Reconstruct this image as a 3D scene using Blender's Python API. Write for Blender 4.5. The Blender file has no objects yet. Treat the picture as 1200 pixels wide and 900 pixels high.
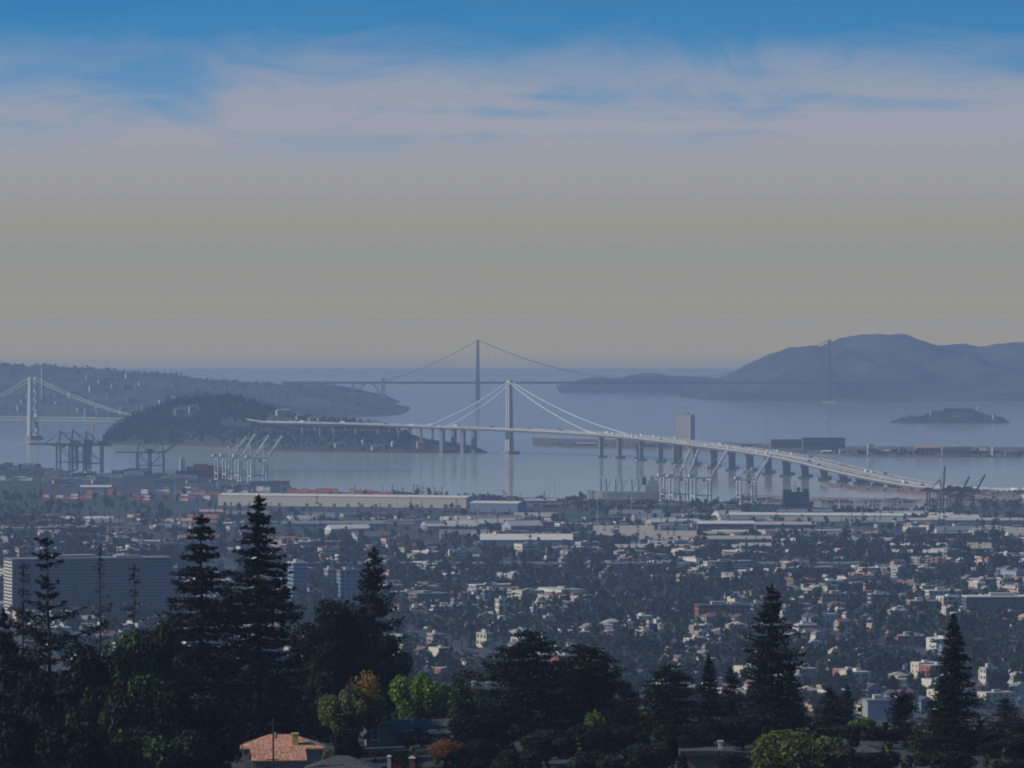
import bpy, math, random
import numpy as np
from mathutils import Vector, Matrix

# ------------------------------------------------------------------ camera, sky, sun, exposure
F, H, Y0 = 6680.0, 284.0, 379.5          # focal length in photo pixels, eye height, level line of the photo
sc = bpy.context.scene
cam_d = bpy.data.cameras.new('camera'); cam = bpy.data.objects.new('camera', cam_d)
sc.collection.objects.link(cam); sc.camera = cam
cam_d.sensor_width = 36.0; cam_d.lens = 36.0 * F / 1200.0
cam_d.clip_start = 1.0; cam_d.clip_end = 120000.0
cam.location = (0, 0, H)
cam.rotation_euler = (math.radians(90) - math.atan((450 - Y0) / F), 0, 0)

SUN_EL, SUN_AZ = math.radians(34), math.radians(-97)   # azimuth from the view direction, negative = left
sun_dir = Vector((math.sin(SUN_AZ) * math.cos(SUN_EL), math.cos(SUN_AZ) * math.cos(SUN_EL), math.sin(SUN_EL)))
sun_d = bpy.data.lights.new('sun', 'SUN'); sun_d.energy = 4.0; sun_d.angle = math.radians(0.5)
sun_d.color = (1.0, 0.92, 0.80)
sun = bpy.data.objects.new('sun', sun_d); sc.collection.objects.link(sun)
sun.rotation_euler = sun_dir.to_track_quat('Z', 'Y').to_euler(); sun.location = (-400, 300, 900)

world = bpy.data.worlds.new('World'); sc.world = world; world.use_nodes = True
wn, wl = world.node_tree.nodes, world.node_tree.links
wn.clear()
def W(t, **k):
    n = wn.new(t)
    for a, b in k.items():
        if a[0] == 'i' and a[1:].isdigit(): n.inputs[int(a[1:])].default_value = b
        else: setattr(n, a, b)
    return n
def mth(op, a, b=None, clamp=False):
    n = W('ShaderNodeMath', operation=op, use_clamp=clamp)
    for i, v in enumerate((a, b)):
        if v is None: continue
        if isinstance(v, (int, float)): n.inputs[i].default_value = v
        else: wl.new(v, n.inputs[i])
    return n.outputs[0]
tc = W('ShaderNodeTexCoord'); sx = W('ShaderNodeSeparateXYZ'); wl.new(tc.outputs['Generated'], sx.inputs[0])
ex, ey, ez = sx.outputs
# the sky clears quickly with height: the blue of the higher sky is reached a few degrees up
zz = mth('MINIMUM', mth('ADD', mth('MULTIPLY', mth('MAXIMUM', ez, 0.0), 6.0), 0.06), 1.0)
cv = W('ShaderNodeCombineXYZ'); wl.new(ex, cv.inputs[0]); wl.new(ey, cv.inputs[1]); wl.new(zz, cv.inputs[2])
nv = W('ShaderNodeVectorMath', operation='NORMALIZE'); wl.new(cv.outputs[0], nv.inputs[0])
sky = W('ShaderNodeTexSky'); sky.sky_type = 'NISHITA'; sky.sun_disc = False
sky.sun_elevation = SUN_EL; sky.sun_rotation = SUN_AZ
sky.air_density = 1.0; sky.dust_density = 0.4; sky.ozone_density = 3.0
wl.new(nv.outputs[0], sky.inputs[0])
tint = W('ShaderNodeMixRGB', blend_type='MULTIPLY', i0=1.0); wl.new(sky.outputs[0], tint.inputs[1])
tint.inputs[2].default_value = (0.27, 0.99, 1.22, 1)
# thin high cloud and smoke veil, thick near the horizon, broken into wisps higher up
def cloud(scx, scz, scale, detail, rough, dist):
    c = W('ShaderNodeCombineXYZ')
    wl.new(mth('MULTIPLY', ex, scx), c.inputs[0]); wl.new(mth('MULTIPLY', ez, scz), c.inputs[1])
    n = W('ShaderNodeTexNoise'); n.inputs['Scale'].default_value = scale; n.inputs['Detail'].default_value = detail
    n.inputs['Roughness'].default_value = rough; n.inputs['Distortion'].default_value = dist
    wl.new(c.outputs[0], n.inputs[0]); return n.outputs[0]
n1 = cloud(11, 70, 1.0, 3, 0.5, 0.9); n2 = cloud(30, 95, 1.1, 6, 0.62, 1.3)
def smooth(v, a, b, lo, hi):
    m = W('ShaderNodeMapRange', interpolation_type='SMOOTHSTEP')
    if a > b: a, b, lo, hi = b, a, hi, lo
    wl.new(v, m.inputs[0])
    for i, q in ((1, a), (2, b), (3, lo), (4, hi)): m.inputs[i].default_value = q
    return m.outputs[0]
he = mth('ADD', ez, mth('ADD', mth('MULTIPLY', mth('SUBTRACT', n1, 0.5), -0.011), mth('MULTIPLY', mth('SUBTRACT', n2, 0.5), -0.016)))
edge = smooth(he, 0.0535, 0.0395, 0.05, 0.82)                    # ragged upper edge of the veil
low = smooth(ez, 0.041, 0.0255, 0.0, 1.0)                         # the veil closes towards the horizon
hole = mth('MULTIPLY', smooth(mth('ADD', mth('MULTIPLY', n1, 0.7), mth('MULTIPLY', n2, 0.3)), 0.45, 0.64, 0.0, 0.72), mth('SUBTRACT', 1.0, low))
veil = mth('MULTIPLY', mth('ADD', edge, mth('MULTIPLY', low, mth('SUBTRACT', 0.98, edge))), mth('SUBTRACT', 1.0, hole))
rmp = W('ShaderNodeValToRGB')
mr2 = W('ShaderNodeMapRange'); wl.new(ez, mr2.inputs[0]); mr2.inputs[1].default_value = -0.01; mr2.inputs[2].default_value = 0.055
wl.new(mr2.outputs[0], rmp.inputs[0])
e = rmp.color_ramp.elements
SKYS = 0.10
def K(r, g, b): return (r / SKYS, g / SKYS, b / SKYS, 1)
e[0].position = 0.0; e[0].color = K(0.40, 0.44, 0.26)
e[1].position = 1.0; e[1].color = K(0.40, 0.40, 0.45)
for p, c in ((0.028, K(0.46, 0.46, 0.24)), (0.085, K(1.0, 0.69, 0.03)), (0.1695, K(0.98, 0.68, 0.03)), (0.1738, K(0.765, 0.558, 0.085)), (0.1785, K(0.615, 0.472, 0.135)), (0.1846, K(0.50, 0.408, 0.172)), (0.20, K(0.415, 0.359, 0.226)), (0.243, K(0.347, 0.322, 0.262)), (0.338, K(0.315, 0.304, 0.276)), (0.42, K(0.325, 0.312, 0.285)), (0.68, K(0.37, 0.365, 0.40))):
    q = e.new(p); q.color = c
mx = W('ShaderNodeMixRGB'); wl.new(veil, mx.inputs[0]); wl.new(tint.outputs[0], mx.inputs[1]); wl.new(rmp.outputs[0], mx.inputs[2])
bg = W('ShaderNodeBackground'); bg.inputs[1].default_value = SKYS; wl.new(mx.outputs[0], bg.inputs[0])
wo = W('ShaderNodeOutputWorld'); wl.new(bg.outputs[0], wo.inputs[0])

sc.view_settings.view_transform = 'Standard'; sc.view_settings.look = 'None'
sc.view_settings.exposure = 0.0; sc.view_settings.gamma = 1.0
sc.render.engine = 'CYCLES'
sc.cycles.use_denoising = True; sc.cycles.filter_width = 1.9
sc.cycles.max_bounces = 6; sc.cycles.volume_bounces = 0; sc.cycles.transparent_max_bounces = 8
sc.cycles.diffuse_bounces = 2; sc.cycles.glossy_bounces = 2

# ------------------------------------------------------------------ helpers
R = random.Random(7)
C = sc.collection
def U(a, b): return R.uniform(a, b)
def X(px, D): return (px - 600.0) * D / F
def Z(py, D): return H - (py - Y0) * D / F
def DW(py, z=0.0): return F * (H - z) / (py - Y0)       # distance of a level surface seen at that height in the picture
def PX(x, D): return 600 + F * x / D
def PY(z, D): return Y0 + F * (H - z) / D

class MB:
    def __init__(s): s.v = []; s.f = []
    def add(s, vs, fs):
        o = len(s.v); s.v.extend([tuple(p) for p in vs]); s.f.extend([tuple(i + o for i in f) for f in fs]); return s
    def box(s, x0, x1, y0, y1, z0, z1):
        return s.add([(x0,y0,z0),(x1,y0,z0),(x1,y1,z0),(x0,y1,z0),(x0,y0,z1),(x1,y0,z1),(x1,y1,z1),(x0,y1,z1)],
              [(0,3,2,1),(4,5,6,7),(0,1,5,4),(1,2,6,5),(2,3,7,6),(3,0,4,7)])
    def cbox(s, cx, cy, cz, sx_, sy_, sz_): return s.box(cx-sx_/2, cx+sx_/2, cy-sy_/2, cy+sy_/2, cz-sz_/2, cz+sz_/2)
    def taper(s, z0, z1, w0, d0, w1, d1, cx=0, cy=0, cx1=None, cy1=None):
        cx1 = cx if cx1 is None else cx1; cy1 = cy if cy1 is None else cy1
        v = [(cx+a*w0/2, cy+b*d0/2, z0) for a, b in ((-1,-1),(1,-1),(1,1),(-1,1))] + [(cx1+a*w1/2, cy1+b*d1/2, z1) for a, b in ((-1,-1),(1,-1),(1,1),(-1,1))]
        return s.add(v, [(0,3,2,1),(4,5,6,7),(0,1,5,4),(1,2,6,5),(2,3,7,6),(3,0,4,7)])
    def beam(s, a, b, w, h=None):
        a, b = Vector(a), Vector(b); h = h or w
        d = (b - a)
        if d.length < 1e-6: return s
        d.normalize(); up = Vector((0,0,1)) if abs(d.z) < 0.95 else Vector((0,1,0))
        r = d.cross(up).normalized(); u = r.cross(d)
        v = [p + r*(i*w/2) + u*(j*h/2) for p in (a, b) for i, j in ((-1,-1),(1,-1),(1,1),(-1,1))]
        return s.add(v, [(0,1,2,3),(7,6,5,4),(0,4,5,1),(1,5,6,2),(2,6,7,3),(3,7,4,0)])
    def tube(s, pts, rad, n=6, close=True):
        pts = [Vector(p) for p in pts]
        if not isinstance(rad, (list, tuple)): rad = [rad]*len(pts)
        o = len(s.v)
        for i, p in enumerate(pts):
            d = (pts[min(i+1, len(pts)-1)] - pts[max(i-1, 0)]).normalized()
            up = Vector((0,0,1)) if abs(d.z) < 0.9 else Vector((0,1,0))
            r = d.cross(up).normalized(); u = r.cross(d)
            for k in range(n):
                a = 2*math.pi*k/n; s.v.append(tuple(p + (r*math.cos(a) + u*math.sin(a))*rad[i]))
        for i in range(len(pts)-1):
            for k in range(n):
                s.f.append((o+i*n+k, o+i*n+(k+1)%n, o+(i+1)*n+(k+1)%n, o+(i+1)*n+k))
        if close:
            s.f.append(tuple(o+k for k in range(n))[::-1]); s.f.append(tuple(o+(len(pts)-1)*n+k for k in range(n)))
        return s
    def gable(s, x0, x1, y0, y1, z0, z1, over=0.5, th=0.25, axis='x'):
        if axis == 'y':
            m = MB().gable(y0, y1, x0, x1, z0, z1, over, th); return s.add([(b, a, c) for a, b, c in m.v], [f[::-1] for f in m.f])
        ym = (y0+y1)/2; x0 -= over; x1 += over; y0 -= over; y1 += over
        v = []
        for x in (x0, x1): v += [(x,y0,z0-.1),(x,ym,z1),(x,y1,z0-.1),(x,y1,z0+th),(x,ym,z1+th*1.4),(x,y0,z0+th)]
        return s.add(v, [(0,1,7,6),(1,2,8,7),(2,3,9,8),(3,4,10,9),(4,5,11,10),(5,0,6,11),(5,4,1,0),(4,3,2,1),(6,7,10,11),(7,8,9,10)])
    def hip(s, x0, x1, y0, y1, z0, z1, over=0.5):
        x0-=over; x1+=over; y0-=over; y1+=over; ym=(y0+y1)/2; r=min((y1-y0)/2,(x1-x0)/2*.95)
        return s.add([(x0,y0,z0),(x1,y0,z0),(x1,y1,z0),(x0,y1,z0),(x0+r,ym,z1),(x1-r,ym,z1),(x0,y0,z0-.25),(x1,y0,z0-.25),(x1,y1,z0-.25),(x0,y1,z0-.25)],
              [(0,1,5,4),(1,2,5),(2,3,4,5),(3,0,4),(6,7,1,0),(7,8,2,1),(8,9,3,2),(9,6,0,3),(9,8,7,6)])
    def gwall(s, x0, x1, y0, y1, z0, z1, zr, axis='x'):
        if axis == 'y':
            m = MB().gwall(y0, y1, x0, x1, z0, z1, zr); return s.add([(b, a, c) for a, b, c in m.v], [f[::-1] for f in m.f])
        ym=(y0+y1)/2
        return s.add([(x0,y0,z0),(x1,y0,z0),(x1,y1,z0),(x0,y1,z0),(x0,y0,z1),(x1,y0,z1),(x1,y1,z1),(x0,y1,z1),(x0,ym,zr),(x1,ym,zr)],
              [(0,3,2,1),(0,1,5,4),(2,3,7,6),(1,2,6,9,5),(3,0,4,8,7),(4,5,9,8),(6,7,8,9)])
    def sweep(s, pts, sec, side):
        """sec: list of (across, up); side: list of unit vectors pointing across at every point."""
        o = len(s.v); n = len(sec)
        for p, r in zip(pts, side):
            for a, u in sec: s.v.append((p[0]+r[0]*a, p[1]+r[1]*a, p[2]+u))
        for i in range(len(pts)-1):
            for k in range(n):
                s.f.append((o+i*n+k, o+(i+1)*n+k, o+(i+1)*n+(k+1)%n, o+i*n+(k+1)%n))
        s.f.append(tuple(o+k for k in range(n))); s.f.append(tuple(o+(len(pts)-1)*n+k for k in range(n))[::-1])
        return s
    def mesh(s, name, m=None, smooth=False):
        me = bpy.data.meshes.new(name); me.from_pydata(s.v, [], s.f); me.update()
        if m is not None: me.materials.append(m)
        if smooth: me.polygons.foreach_set('use_smooth', [True]*len(me.polygons))
        return me
def link(name, me, parent=None, loc=(0,0,0), rz=0.0, scale=None):
    o = bpy.data.objects.new(name, me); C.objects.link(o); o.location = loc
    if rz: o.rotation_euler = (0,0,rz)
    if scale is not None: o.scale = scale if isinstance(scale, tuple) else (scale,)*3
    if parent is not None: o.parent = parent
    return o
def part(name, mb, m, parent=None, loc=(0,0,0), rz=0.0, smooth=False):
    return link(name, mb.mesh(name, m, smooth), parent, loc, rz)
def tag(o, label, cat, group=None):
    o['label'] = label; o['category'] = cat
    if group: o['group'] = group
    return o
def thing(name, label, cat, loc=(0,0,0), rz=0.0, group=None, scale=None):
    return tag(link(name, None, None, loc, rz, scale), label, cat, group)
def struct(name, mb, m, smooth=False):
    o = part(name, mb, m, smooth=smooth); o['kind'] = 'structure'; return o
def copy_tree(o, parent=None):
    c = o.copy(); C.objects.link(c); c.parent = parent
    for ch in KIDS[o.name] if o.name in KIDS else o.children: copy_tree(ch, c)
    return c
KIDS = {}

# ------------------------------------------------------------------ materials
def mat(name, col, rough=0.85, var=0.18, scale=0.5, spec=0.3, metal=0.0, bump=0.0, leaf=0.0, attr=None, detail=4, stretch=None, trans=0.0):
    m = bpy.data.materials.new(name); m.use_nodes = True
    N, L = m.node_tree.nodes, m.node_tree.links
    b = N['Principled BSDF']; b.inputs['Roughness'].default_value = rough; b.inputs['Metallic'].default_value = metal
    b.inputs['Specular IOR Level'].default_value = spec
    t = N.new('ShaderNodeTexCoord'); no = N.new('ShaderNodeTexNoise'); no.inputs['Scale'].default_value = scale; no.inputs['Detail'].default_value = detail
    vec = t.outputs['Object']
    if stretch:
        mp = N.new('ShaderNodeMapping'); mp.inputs['Scale'].default_value = stretch; L.new(vec, mp.inputs[0]); vec = mp.outputs[0]
    L.new(vec, no.inputs[0])
    fac = no.outputs[0]
    if leaf:
        g = N.new('ShaderNodeNewGeometry'); oi = N.new('ShaderNodeObjectInfo')
        a = N.new('ShaderNodeMath'); a.operation = 'MULTIPLY_ADD'; a.inputs[1].default_value = leaf; L.new(g.outputs['Random Per Island'], a.inputs[0]); L.new(fac, a.inputs[2])
        a2 = N.new('ShaderNodeMath'); a2.operation = 'MULTIPLY_ADD'; a2.inputs[1].default_value = 0.5; L.new(oi.outputs['Random'], a2.inputs[0]); L.new(a.outputs[0], a2.inputs[2])
        a3 = N.new('ShaderNodeMath'); a3.operation = 'SUBTRACT'; a3.inputs[1].default_value = (leaf+0.5)/2; L.new(a2.outputs[0], a3.inputs[0])
        fac = a3.outputs[0]
    mr = N.new('ShaderNodeMapRange'); mr.inputs[1].default_value = 0.3; mr.inputs[2].default_value = 0.7
    mr.inputs[3].default_value = 1 - var; mr.inputs[4].default_value = 1 + var; mr.clamp = False
    L.new(fac, mr.inputs[0])
    v = N.new('ShaderNodeVectorMath'); v.operation = 'SCALE'
    if attr:
        at = N.new('ShaderNodeAttribute'); at.attribute_name = attr; L.new(at.outputs['Color'], v.inputs[0])
    else: v.inputs[0].default_value = col
    mx_ = N.new('ShaderNodeMath'); mx_.operation = 'MAXIMUM'; mx_.inputs[1].default_value = 0.25; L.new(mr.outputs[0], mx_.inputs[0])
    L.new(mx_.outputs[0], v.inputs['Scale']); L.new(v.outputs[0], b.inputs['Base Color'])
    if bump:
        bp = N.new('ShaderNodeBump'); bp.inputs['Strength'].default_value = bump; bp.inputs['Distance'].default_value = 0.3
        L.new(no.outputs[0], bp.inputs['Height']); L.new(bp.outputs[0], b.inputs['Normal'])
    if trans:
        tr = N.new('ShaderNodeBsdfTranslucent'); L.new(v.outputs[0], tr.inputs[0]); ms = N.new('ShaderNodeMixShader'); ms.inputs[0].default_value = trans
        L.new(b.outputs[0], ms.inputs[1]); L.new(tr.outputs[0], ms.inputs[2]); L.new(ms.outputs[0], N['Material Output'].inputs[0])
    return m
M = {}
def mk(name, *a, **k): M[name] = mat(name, *a, **k)
mk('ground', (0.034,0.036,0.036), 0.95, 0.45, 0.012, detail=8)
mk('hillside', (0.05,0.055,0.03), 0.95, 0.5, 0.08, detail=8)
mk('far_hill', (0.055,0.056,0.045), 1.0, 0.7, 0.004, detail=8)
mk('island_ground', (0.036,0.036,0.03), 1.0, 0.4, 0.02, detail=6)
mk('island_flat', (0.11,0.095,0.08), 1.0, 0.4, 0.02, detail=6)
mk('mud', (0.20,0.15,0.13), 0.95, 0.3, 0.02)
mk('asphalt', (0.06,0.06,0.06), 0.9, 0.2, 0.05)
mk('concrete', (0.36,0.35,0.33), 0.8, 0.15, 0.1)
mk('pier_concrete', (0.19,0.19,0.19), 0.85, 0.2, 0.1)
mk('deck_road', (0.30,0.26,0.23), 0.8, 0.15, 0.05)
mk('bridge_white', (0.42,0.395,0.36), 0.5, 0.08, 0.1)
mk('cable_white', (0.7,0.69,0.66), 0.5, 0.05, 0.1)
mk('orange_red', (0.16,0.085,0.075), 0.6, 0.12, 0.1)
mk('bridge_grey', (0.42,0.42,0.42), 0.6, 0.15, 0.1)
mk('crane_white', (0.62,0.60,0.57), 0.5, 0.12, 0.2)
mk('crane_green', (0.035,0.10,0.095), 0.5, 0.2, 0.2)
mk('crane_dark', (0.045,0.055,0.085), 0.5, 0.2, 0.2)
mk('crane_red', (0.15,0.05,0.06), 0.5, 0.2, 0.2)
mk('ship_grey', (0.27,0.27,0.26), 0.6, 0.15, 0.1)
mk('ship_dark', (0.05,0.055,0.06), 0.6, 0.2, 0.1)
mk('ship_blue', (0.03,0.04,0.07), 0.5, 0.2, 0.1)
mk('glass', (0.035,0.045,0.06), 0.12, 0.1, 0.3, spec=0.6)
mk('glass_blue', (0.05,0.075,0.12), 0.2, 0.15, 0.2, spec=0.6)
mk('bark', (0.045,0.032,0.024), 0.95, 0.3, 2.0, bump=0.5)
mk('bark_pale', (0.12,0.10,0.085), 0.95, 0.3, 2.0, bump=0.5)
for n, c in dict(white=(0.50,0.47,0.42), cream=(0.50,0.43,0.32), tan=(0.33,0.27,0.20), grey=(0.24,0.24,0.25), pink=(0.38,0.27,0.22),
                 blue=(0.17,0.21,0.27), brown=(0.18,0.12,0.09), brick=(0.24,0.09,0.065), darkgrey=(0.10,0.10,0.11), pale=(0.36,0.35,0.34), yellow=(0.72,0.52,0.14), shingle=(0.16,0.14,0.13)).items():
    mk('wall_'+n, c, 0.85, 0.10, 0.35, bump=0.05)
for n, c in dict(grey=(0.17,0.17,0.18), brown=(0.14,0.10,0.08), terracotta=(0.17,0.085,0.065), pale=(0.37,0.335,0.29), dark=(0.07,0.07,0.075), tan=(0.36,0.29,0.23), white=(0.56,0.51,0.44), pink=(0.40,0.27,0.22)).items():
    mk('roof_'+n, c, 0.85, 0.22, 0.8, bump=0.15)
for n, c in dict(red=(0.38,0.06,0.04), rust=(0.32,0.12,0.07), blue=(0.05,0.10,0.22), grey=(0.30,0.30,0.30), orange=(0.38,0.15,0.06), white=(0.6,0.58,0.55), green=(0.05,0.15,0.11)).items():
    mk('box_'+n, c, 0.6, 0.2, 0.2)
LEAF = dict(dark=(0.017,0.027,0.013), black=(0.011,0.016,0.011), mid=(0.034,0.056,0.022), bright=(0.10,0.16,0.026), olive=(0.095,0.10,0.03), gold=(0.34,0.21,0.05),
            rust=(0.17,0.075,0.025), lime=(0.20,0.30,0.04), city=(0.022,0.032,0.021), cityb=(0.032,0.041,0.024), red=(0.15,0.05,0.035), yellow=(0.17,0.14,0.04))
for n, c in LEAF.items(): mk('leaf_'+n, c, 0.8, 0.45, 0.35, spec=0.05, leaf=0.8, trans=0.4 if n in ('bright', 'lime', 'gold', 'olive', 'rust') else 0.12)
mk('leaf_stuff', (0,0,0), 0.85, 0.25, 0.05, spec=0.05, leaf=0.3, attr='Col')
mk('building_stuff', (0,0,0), 0.85, 0.10, 0.05, attr='Col')
# water: sky reflected in wind ripples, streaked where the wind and currents change the surface
wm = bpy.data.materials.new('bay_water'); wm.use_nodes = True
N, L = wm.node_tree.nodes, wm.node_tree.links; b = N['Principled BSDF']
b.inputs['Base Color'].default_value = (0.34, 0.32, 0.21, 1); b.inputs['IOR'].default_value = 1.33; b.inputs['Specular IOR Level'].default_value = 0.5
t = N.new('ShaderNodeTexCoord'); mp = N.new('ShaderNodeMapping'); mp.inputs['Scale'].default_value = (0.00018, 0.0011, 1); L.new(t.outputs['Object'], mp.inputs[0])
no = N.new('ShaderNodeTexNoise'); no.inputs['Scale'].default_value = 1.0; no.inputs['Detail'].default_value = 6; L.new(mp.outputs[0], no.inputs[0])
sp = N.new('ShaderNodeSeparateXYZ'); L.new(t.outputs['Object'], sp.inputs[0])
ad = N.new('ShaderNodeMath'); ad.operation = 'MULTIPLY_ADD'; ad.inputs[1].default_value = 3800.0; L.new(no.outputs[0], ad.inputs[0]); L.new(sp.outputs[1], ad.inputs[2])
cr = N.new('ShaderNodeValToRGB'); mr_ = N.new('ShaderNodeMapRange'); mr_.inputs[1].default_value = 9000; mr_.inputs[2].default_value = 30000; L.new(ad.outputs[0], mr_.inputs[0]); L.new(mr_.outputs[0], cr.inputs[0])
el = cr.color_ramp.elements; el[0].position = 0.0; el[0].color = (.09,)*3+(1,); el[1].position = 1.0; el[1].color = (.07,)*3+(1,)
for p_, v_ in ((0.195, .09), (0.23, .17), (0.29, .20), (0.35, .13), (0.45, .14), (0.6, .12)): q_ = el.new(p_); q_.color = (v_, v_, v_, 1)
L.new(cr.outputs[0], b.inputs['Roughness'])
M['water'] = wm

def zlerp(D, pts):
    return float(np.interp(D, [p[0] for p in pts], [p[1] for p in pts]))
PROF = [(-500,300),(0,281.5),(150,255),(400,222),(700,208),(850,209),(1000,206.5),(1100,203),(1200,195),(1500,160),(2200,100),(3000,62),(3400,50),
        (4200,36),(5500,20),(6800,10),(8500,4),(9200,3),(13000,2.5)]
PD = np.array([p[0] for p in PROF], float); PZ = np.array([p[1] for p in PROF], float)
def zg(x, D):
    z = float(np.interp(D, PD, PZ))
    a = min(1.0, max(0.0, (D-500)/300)) * min(1.0, max(0.0, (7000-D)/2500))
    return z + a*(2.2*math.sin(x*0.011+1.3)*math.cos(D*0.006) + 1.3*math.sin(x*0.027+D*0.013))
SHORE = [(-900,541),(-60,543),(50,548),(62,556),(130,556),(160,552),(225,562),(330,567),(340,575),(470,580),(560,583),(690,586),(830,590),(905,592),(960,597),(1085,600),(1110,596),(1170,592),(1230,590),(2600,590)]
def shoreD(px): return DW(float(np.interp(px, [p[0] for p in SHORE], [p[1] for p in SHORE])), 1.5)
def groundD(px, py):
    """distance at which the land is seen at that picture height"""
    lo, hi = 1500.0, 12500.0
    for _ in range(40):
        mid = (lo+hi)/2
        if PY(zg(X(px, mid), mid), mid) > py: lo = mid
        else: hi = mid
    return (lo+hi)/2

# ------------------------------------------------------------------ setting
SS = list(np.linspace(-0.36, 0.36, 181))
ROW = [-500,-250,-60,0,60,150,260,400,520,640,720,790,850,900,950,1000,1050,1100,1150,1200,1300,1500,1800,2200,2600,3000,3200,3400,3600,3800,4000,4300,4600,5000,5400,5800,6300,6800,7300,7800]
g = MB(); cols = []
for s_ in SS:
    D = 9500.0
    for _ in range(12): D = shoreD(600 + F*s_*(D+1500)/D)
    cols.append(D)
nr = len(ROW) + 6
for s_, Ds in zip(SS, cols):
    ds = [float(r) for r in ROW] + [7800+(Ds-7800)*k for k in (0.35, 0.7, 1.0)]
    for D in ds: g.v.append((s_*(D+1500), D, zg(s_*(D+1500), D)))
    for dd, z in ((1.0, 0.3), (10.0, -3.0), (60.0, -8.0)): g.v.append((s_*(Ds+dd+1500), Ds+dd, z))
for i in range(len(SS)-1):
    for j in range(nr-1): g.f.append((i*nr+j, (i+1)*nr+j, (i+1)*nr+j+1, i*nr+j+1))
gr = struct('ground', g, M['ground'], smooth=True)
w = MB()
yy = [7000, 9000, 12000, 16000, 22000, 29000, 36130]; xs = [-14000, -5000, 0, 5000, 14000]
for y in yy:
    for x in xs: w.v.append((x, y, 0))
for j in range(len(yy)-1):
    for i in range(len(xs)-1): w.f.append((j*5+i, j*5+i+1, (j+1)*5+i+1, (j+1)*5+i))
struct('bay_water', w, M['water'])

def hnoise(x, y, seed=0):
    return (math.sin(x*0.0061+seed)*math.cos(y*0.0049+seed*1.7) + 0.5*math.sin(x*0.0143+y*0.0071+seed*2.3) + 0.35*math.sin(x*0.031-y*0.023+seed) + 0.22*math.sin(x*0.07+y*0.05+seed*3))/2.0
def ridge(name, sky_, Dc, Df, Db, mtl, step=6, rows=26, zb=-4, bumps=0.16, seed=1.0, skyjit=0.0):
    """range of hills: crest line as seen in the photograph at its own distance, slopes down to the shore on both sides"""
    a, b2 = sky_[0][0], sky_[-1][0]; n = int((b2-a)/step)+1; m = MB()
    for i in range(n):
        px = a + (b2-a)*i/(n-1)
        py = float(np.interp(px, [p[0] for p in sky_], [p[1] for p in sky_]))
        x = X(px, Dc); zc = max(Z(py, Dc), zb+0.5)
        rid = 0.5+0.5*math.sin(x*0.0075+seed*2+1.2*math.sin(x*0.0021))
        for j in range(rows):
            v = j/(rows-1)*2-1
            D = Dc + (Dc-Df)*v if v < 0 else Dc + (Db-Dc)*v
            sh = max(0.0, 1-abs(v)); p = sh**(0.75+0.7*rid)
            z = zb + (zc-zb)*p*(1+bumps*hnoise(x, D, seed)*4*sh*(1-sh)*2) + skyjit*hnoise(x*9, D*9, seed)*sh
            m.v.append((x, D, z))
    for i in range(n-1):
        for j in range(rows-1): m.f.append((i*rows+j, (i+1)*rows+j, (i+1)*rows+j+1, i*rows+j+1))
    SURF[name] = (a, b2, n, rows, np.array(m.v)); return struct(name, m, mtl, smooth=True)
def surf_point(name, px, py):
    a, b2, n, rows, V = SURF[name]
    for j in range(rows):
        Dj = V[j][1]; col = int(max(0, min(n-1, round((px-a)/(b2-a)*(n-1)*1.0))))
        # columns keep one x, so look for the column whose picture place fits at this distance
        xs2 = V[j::rows, 0]; col = int(np.argmin(np.abs(PX(xs2, V[j][1])-px))); q = V[col*rows+j]
        if PY(q[2], q[1]) <= py and q[2] > 0: return q
    return V[col*rows+rows//2]
SURF = {}
MARIN = [(760,468),(800,462),(822,452),(845,443),(857,438),(870,432),(885,424),(900,417),(920,410),(940,406),(952,405),(965,406),(975,402),(985,397),(998,393),(1010,391),(1030,390),(1050,389),(1062,390),(1080,395),(1096,400),(1110,401),(1120,400),(1130,400),(1142,404),(1150,405),(1160,404),(1170,402),(1185,401),(1200,401),(1260,396),(1340,402),(1450,412),(1600,430),(1700,455)]
ridge('headland_hills', MARIN, 22600, 20900, 25500, M['far_hill'], step=4, rows=44, bumps=0.27, seed=1.0, skyjit=2.0)
ridge('outer_headland', [(655,452),(680,444),(700,441),(712,443),(728,442),(742,438),(760,436.5),(772,437),(785,440),(810,441),(845,443),(900,446)], 24500, 23200, 26500, M['far_hill'], step=4, seed=2.2, skyjit=1.0)
SFS = [(-1100,440),(-700,430),(-400,426),(-150,423),(0,425),(18,425),(30,427),(40,424.5),(60,425),(80,427),(110,429),(130,430.5),(150,434),(165,433.5),(178,435),(205,436),(218,440),(240,443),(262,446),(290,448),(330,450),(370,453),(400,456),(425,459),(446,466),(462,474),(480,482)]
ridge('city_hills', SFS, 18600, 17150, 20300, M['far_hill'], seed=3.1, bumps=0.12, skyjit=3.0)
ridge('presidio_bluff', [(300,456),(335,449),(360,447),(390,449),(420,455),(452,463),(470,472)], 20700, 20200, 21300, M['far_hill'], step=3, seed=4.4, skyjit=2)

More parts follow.
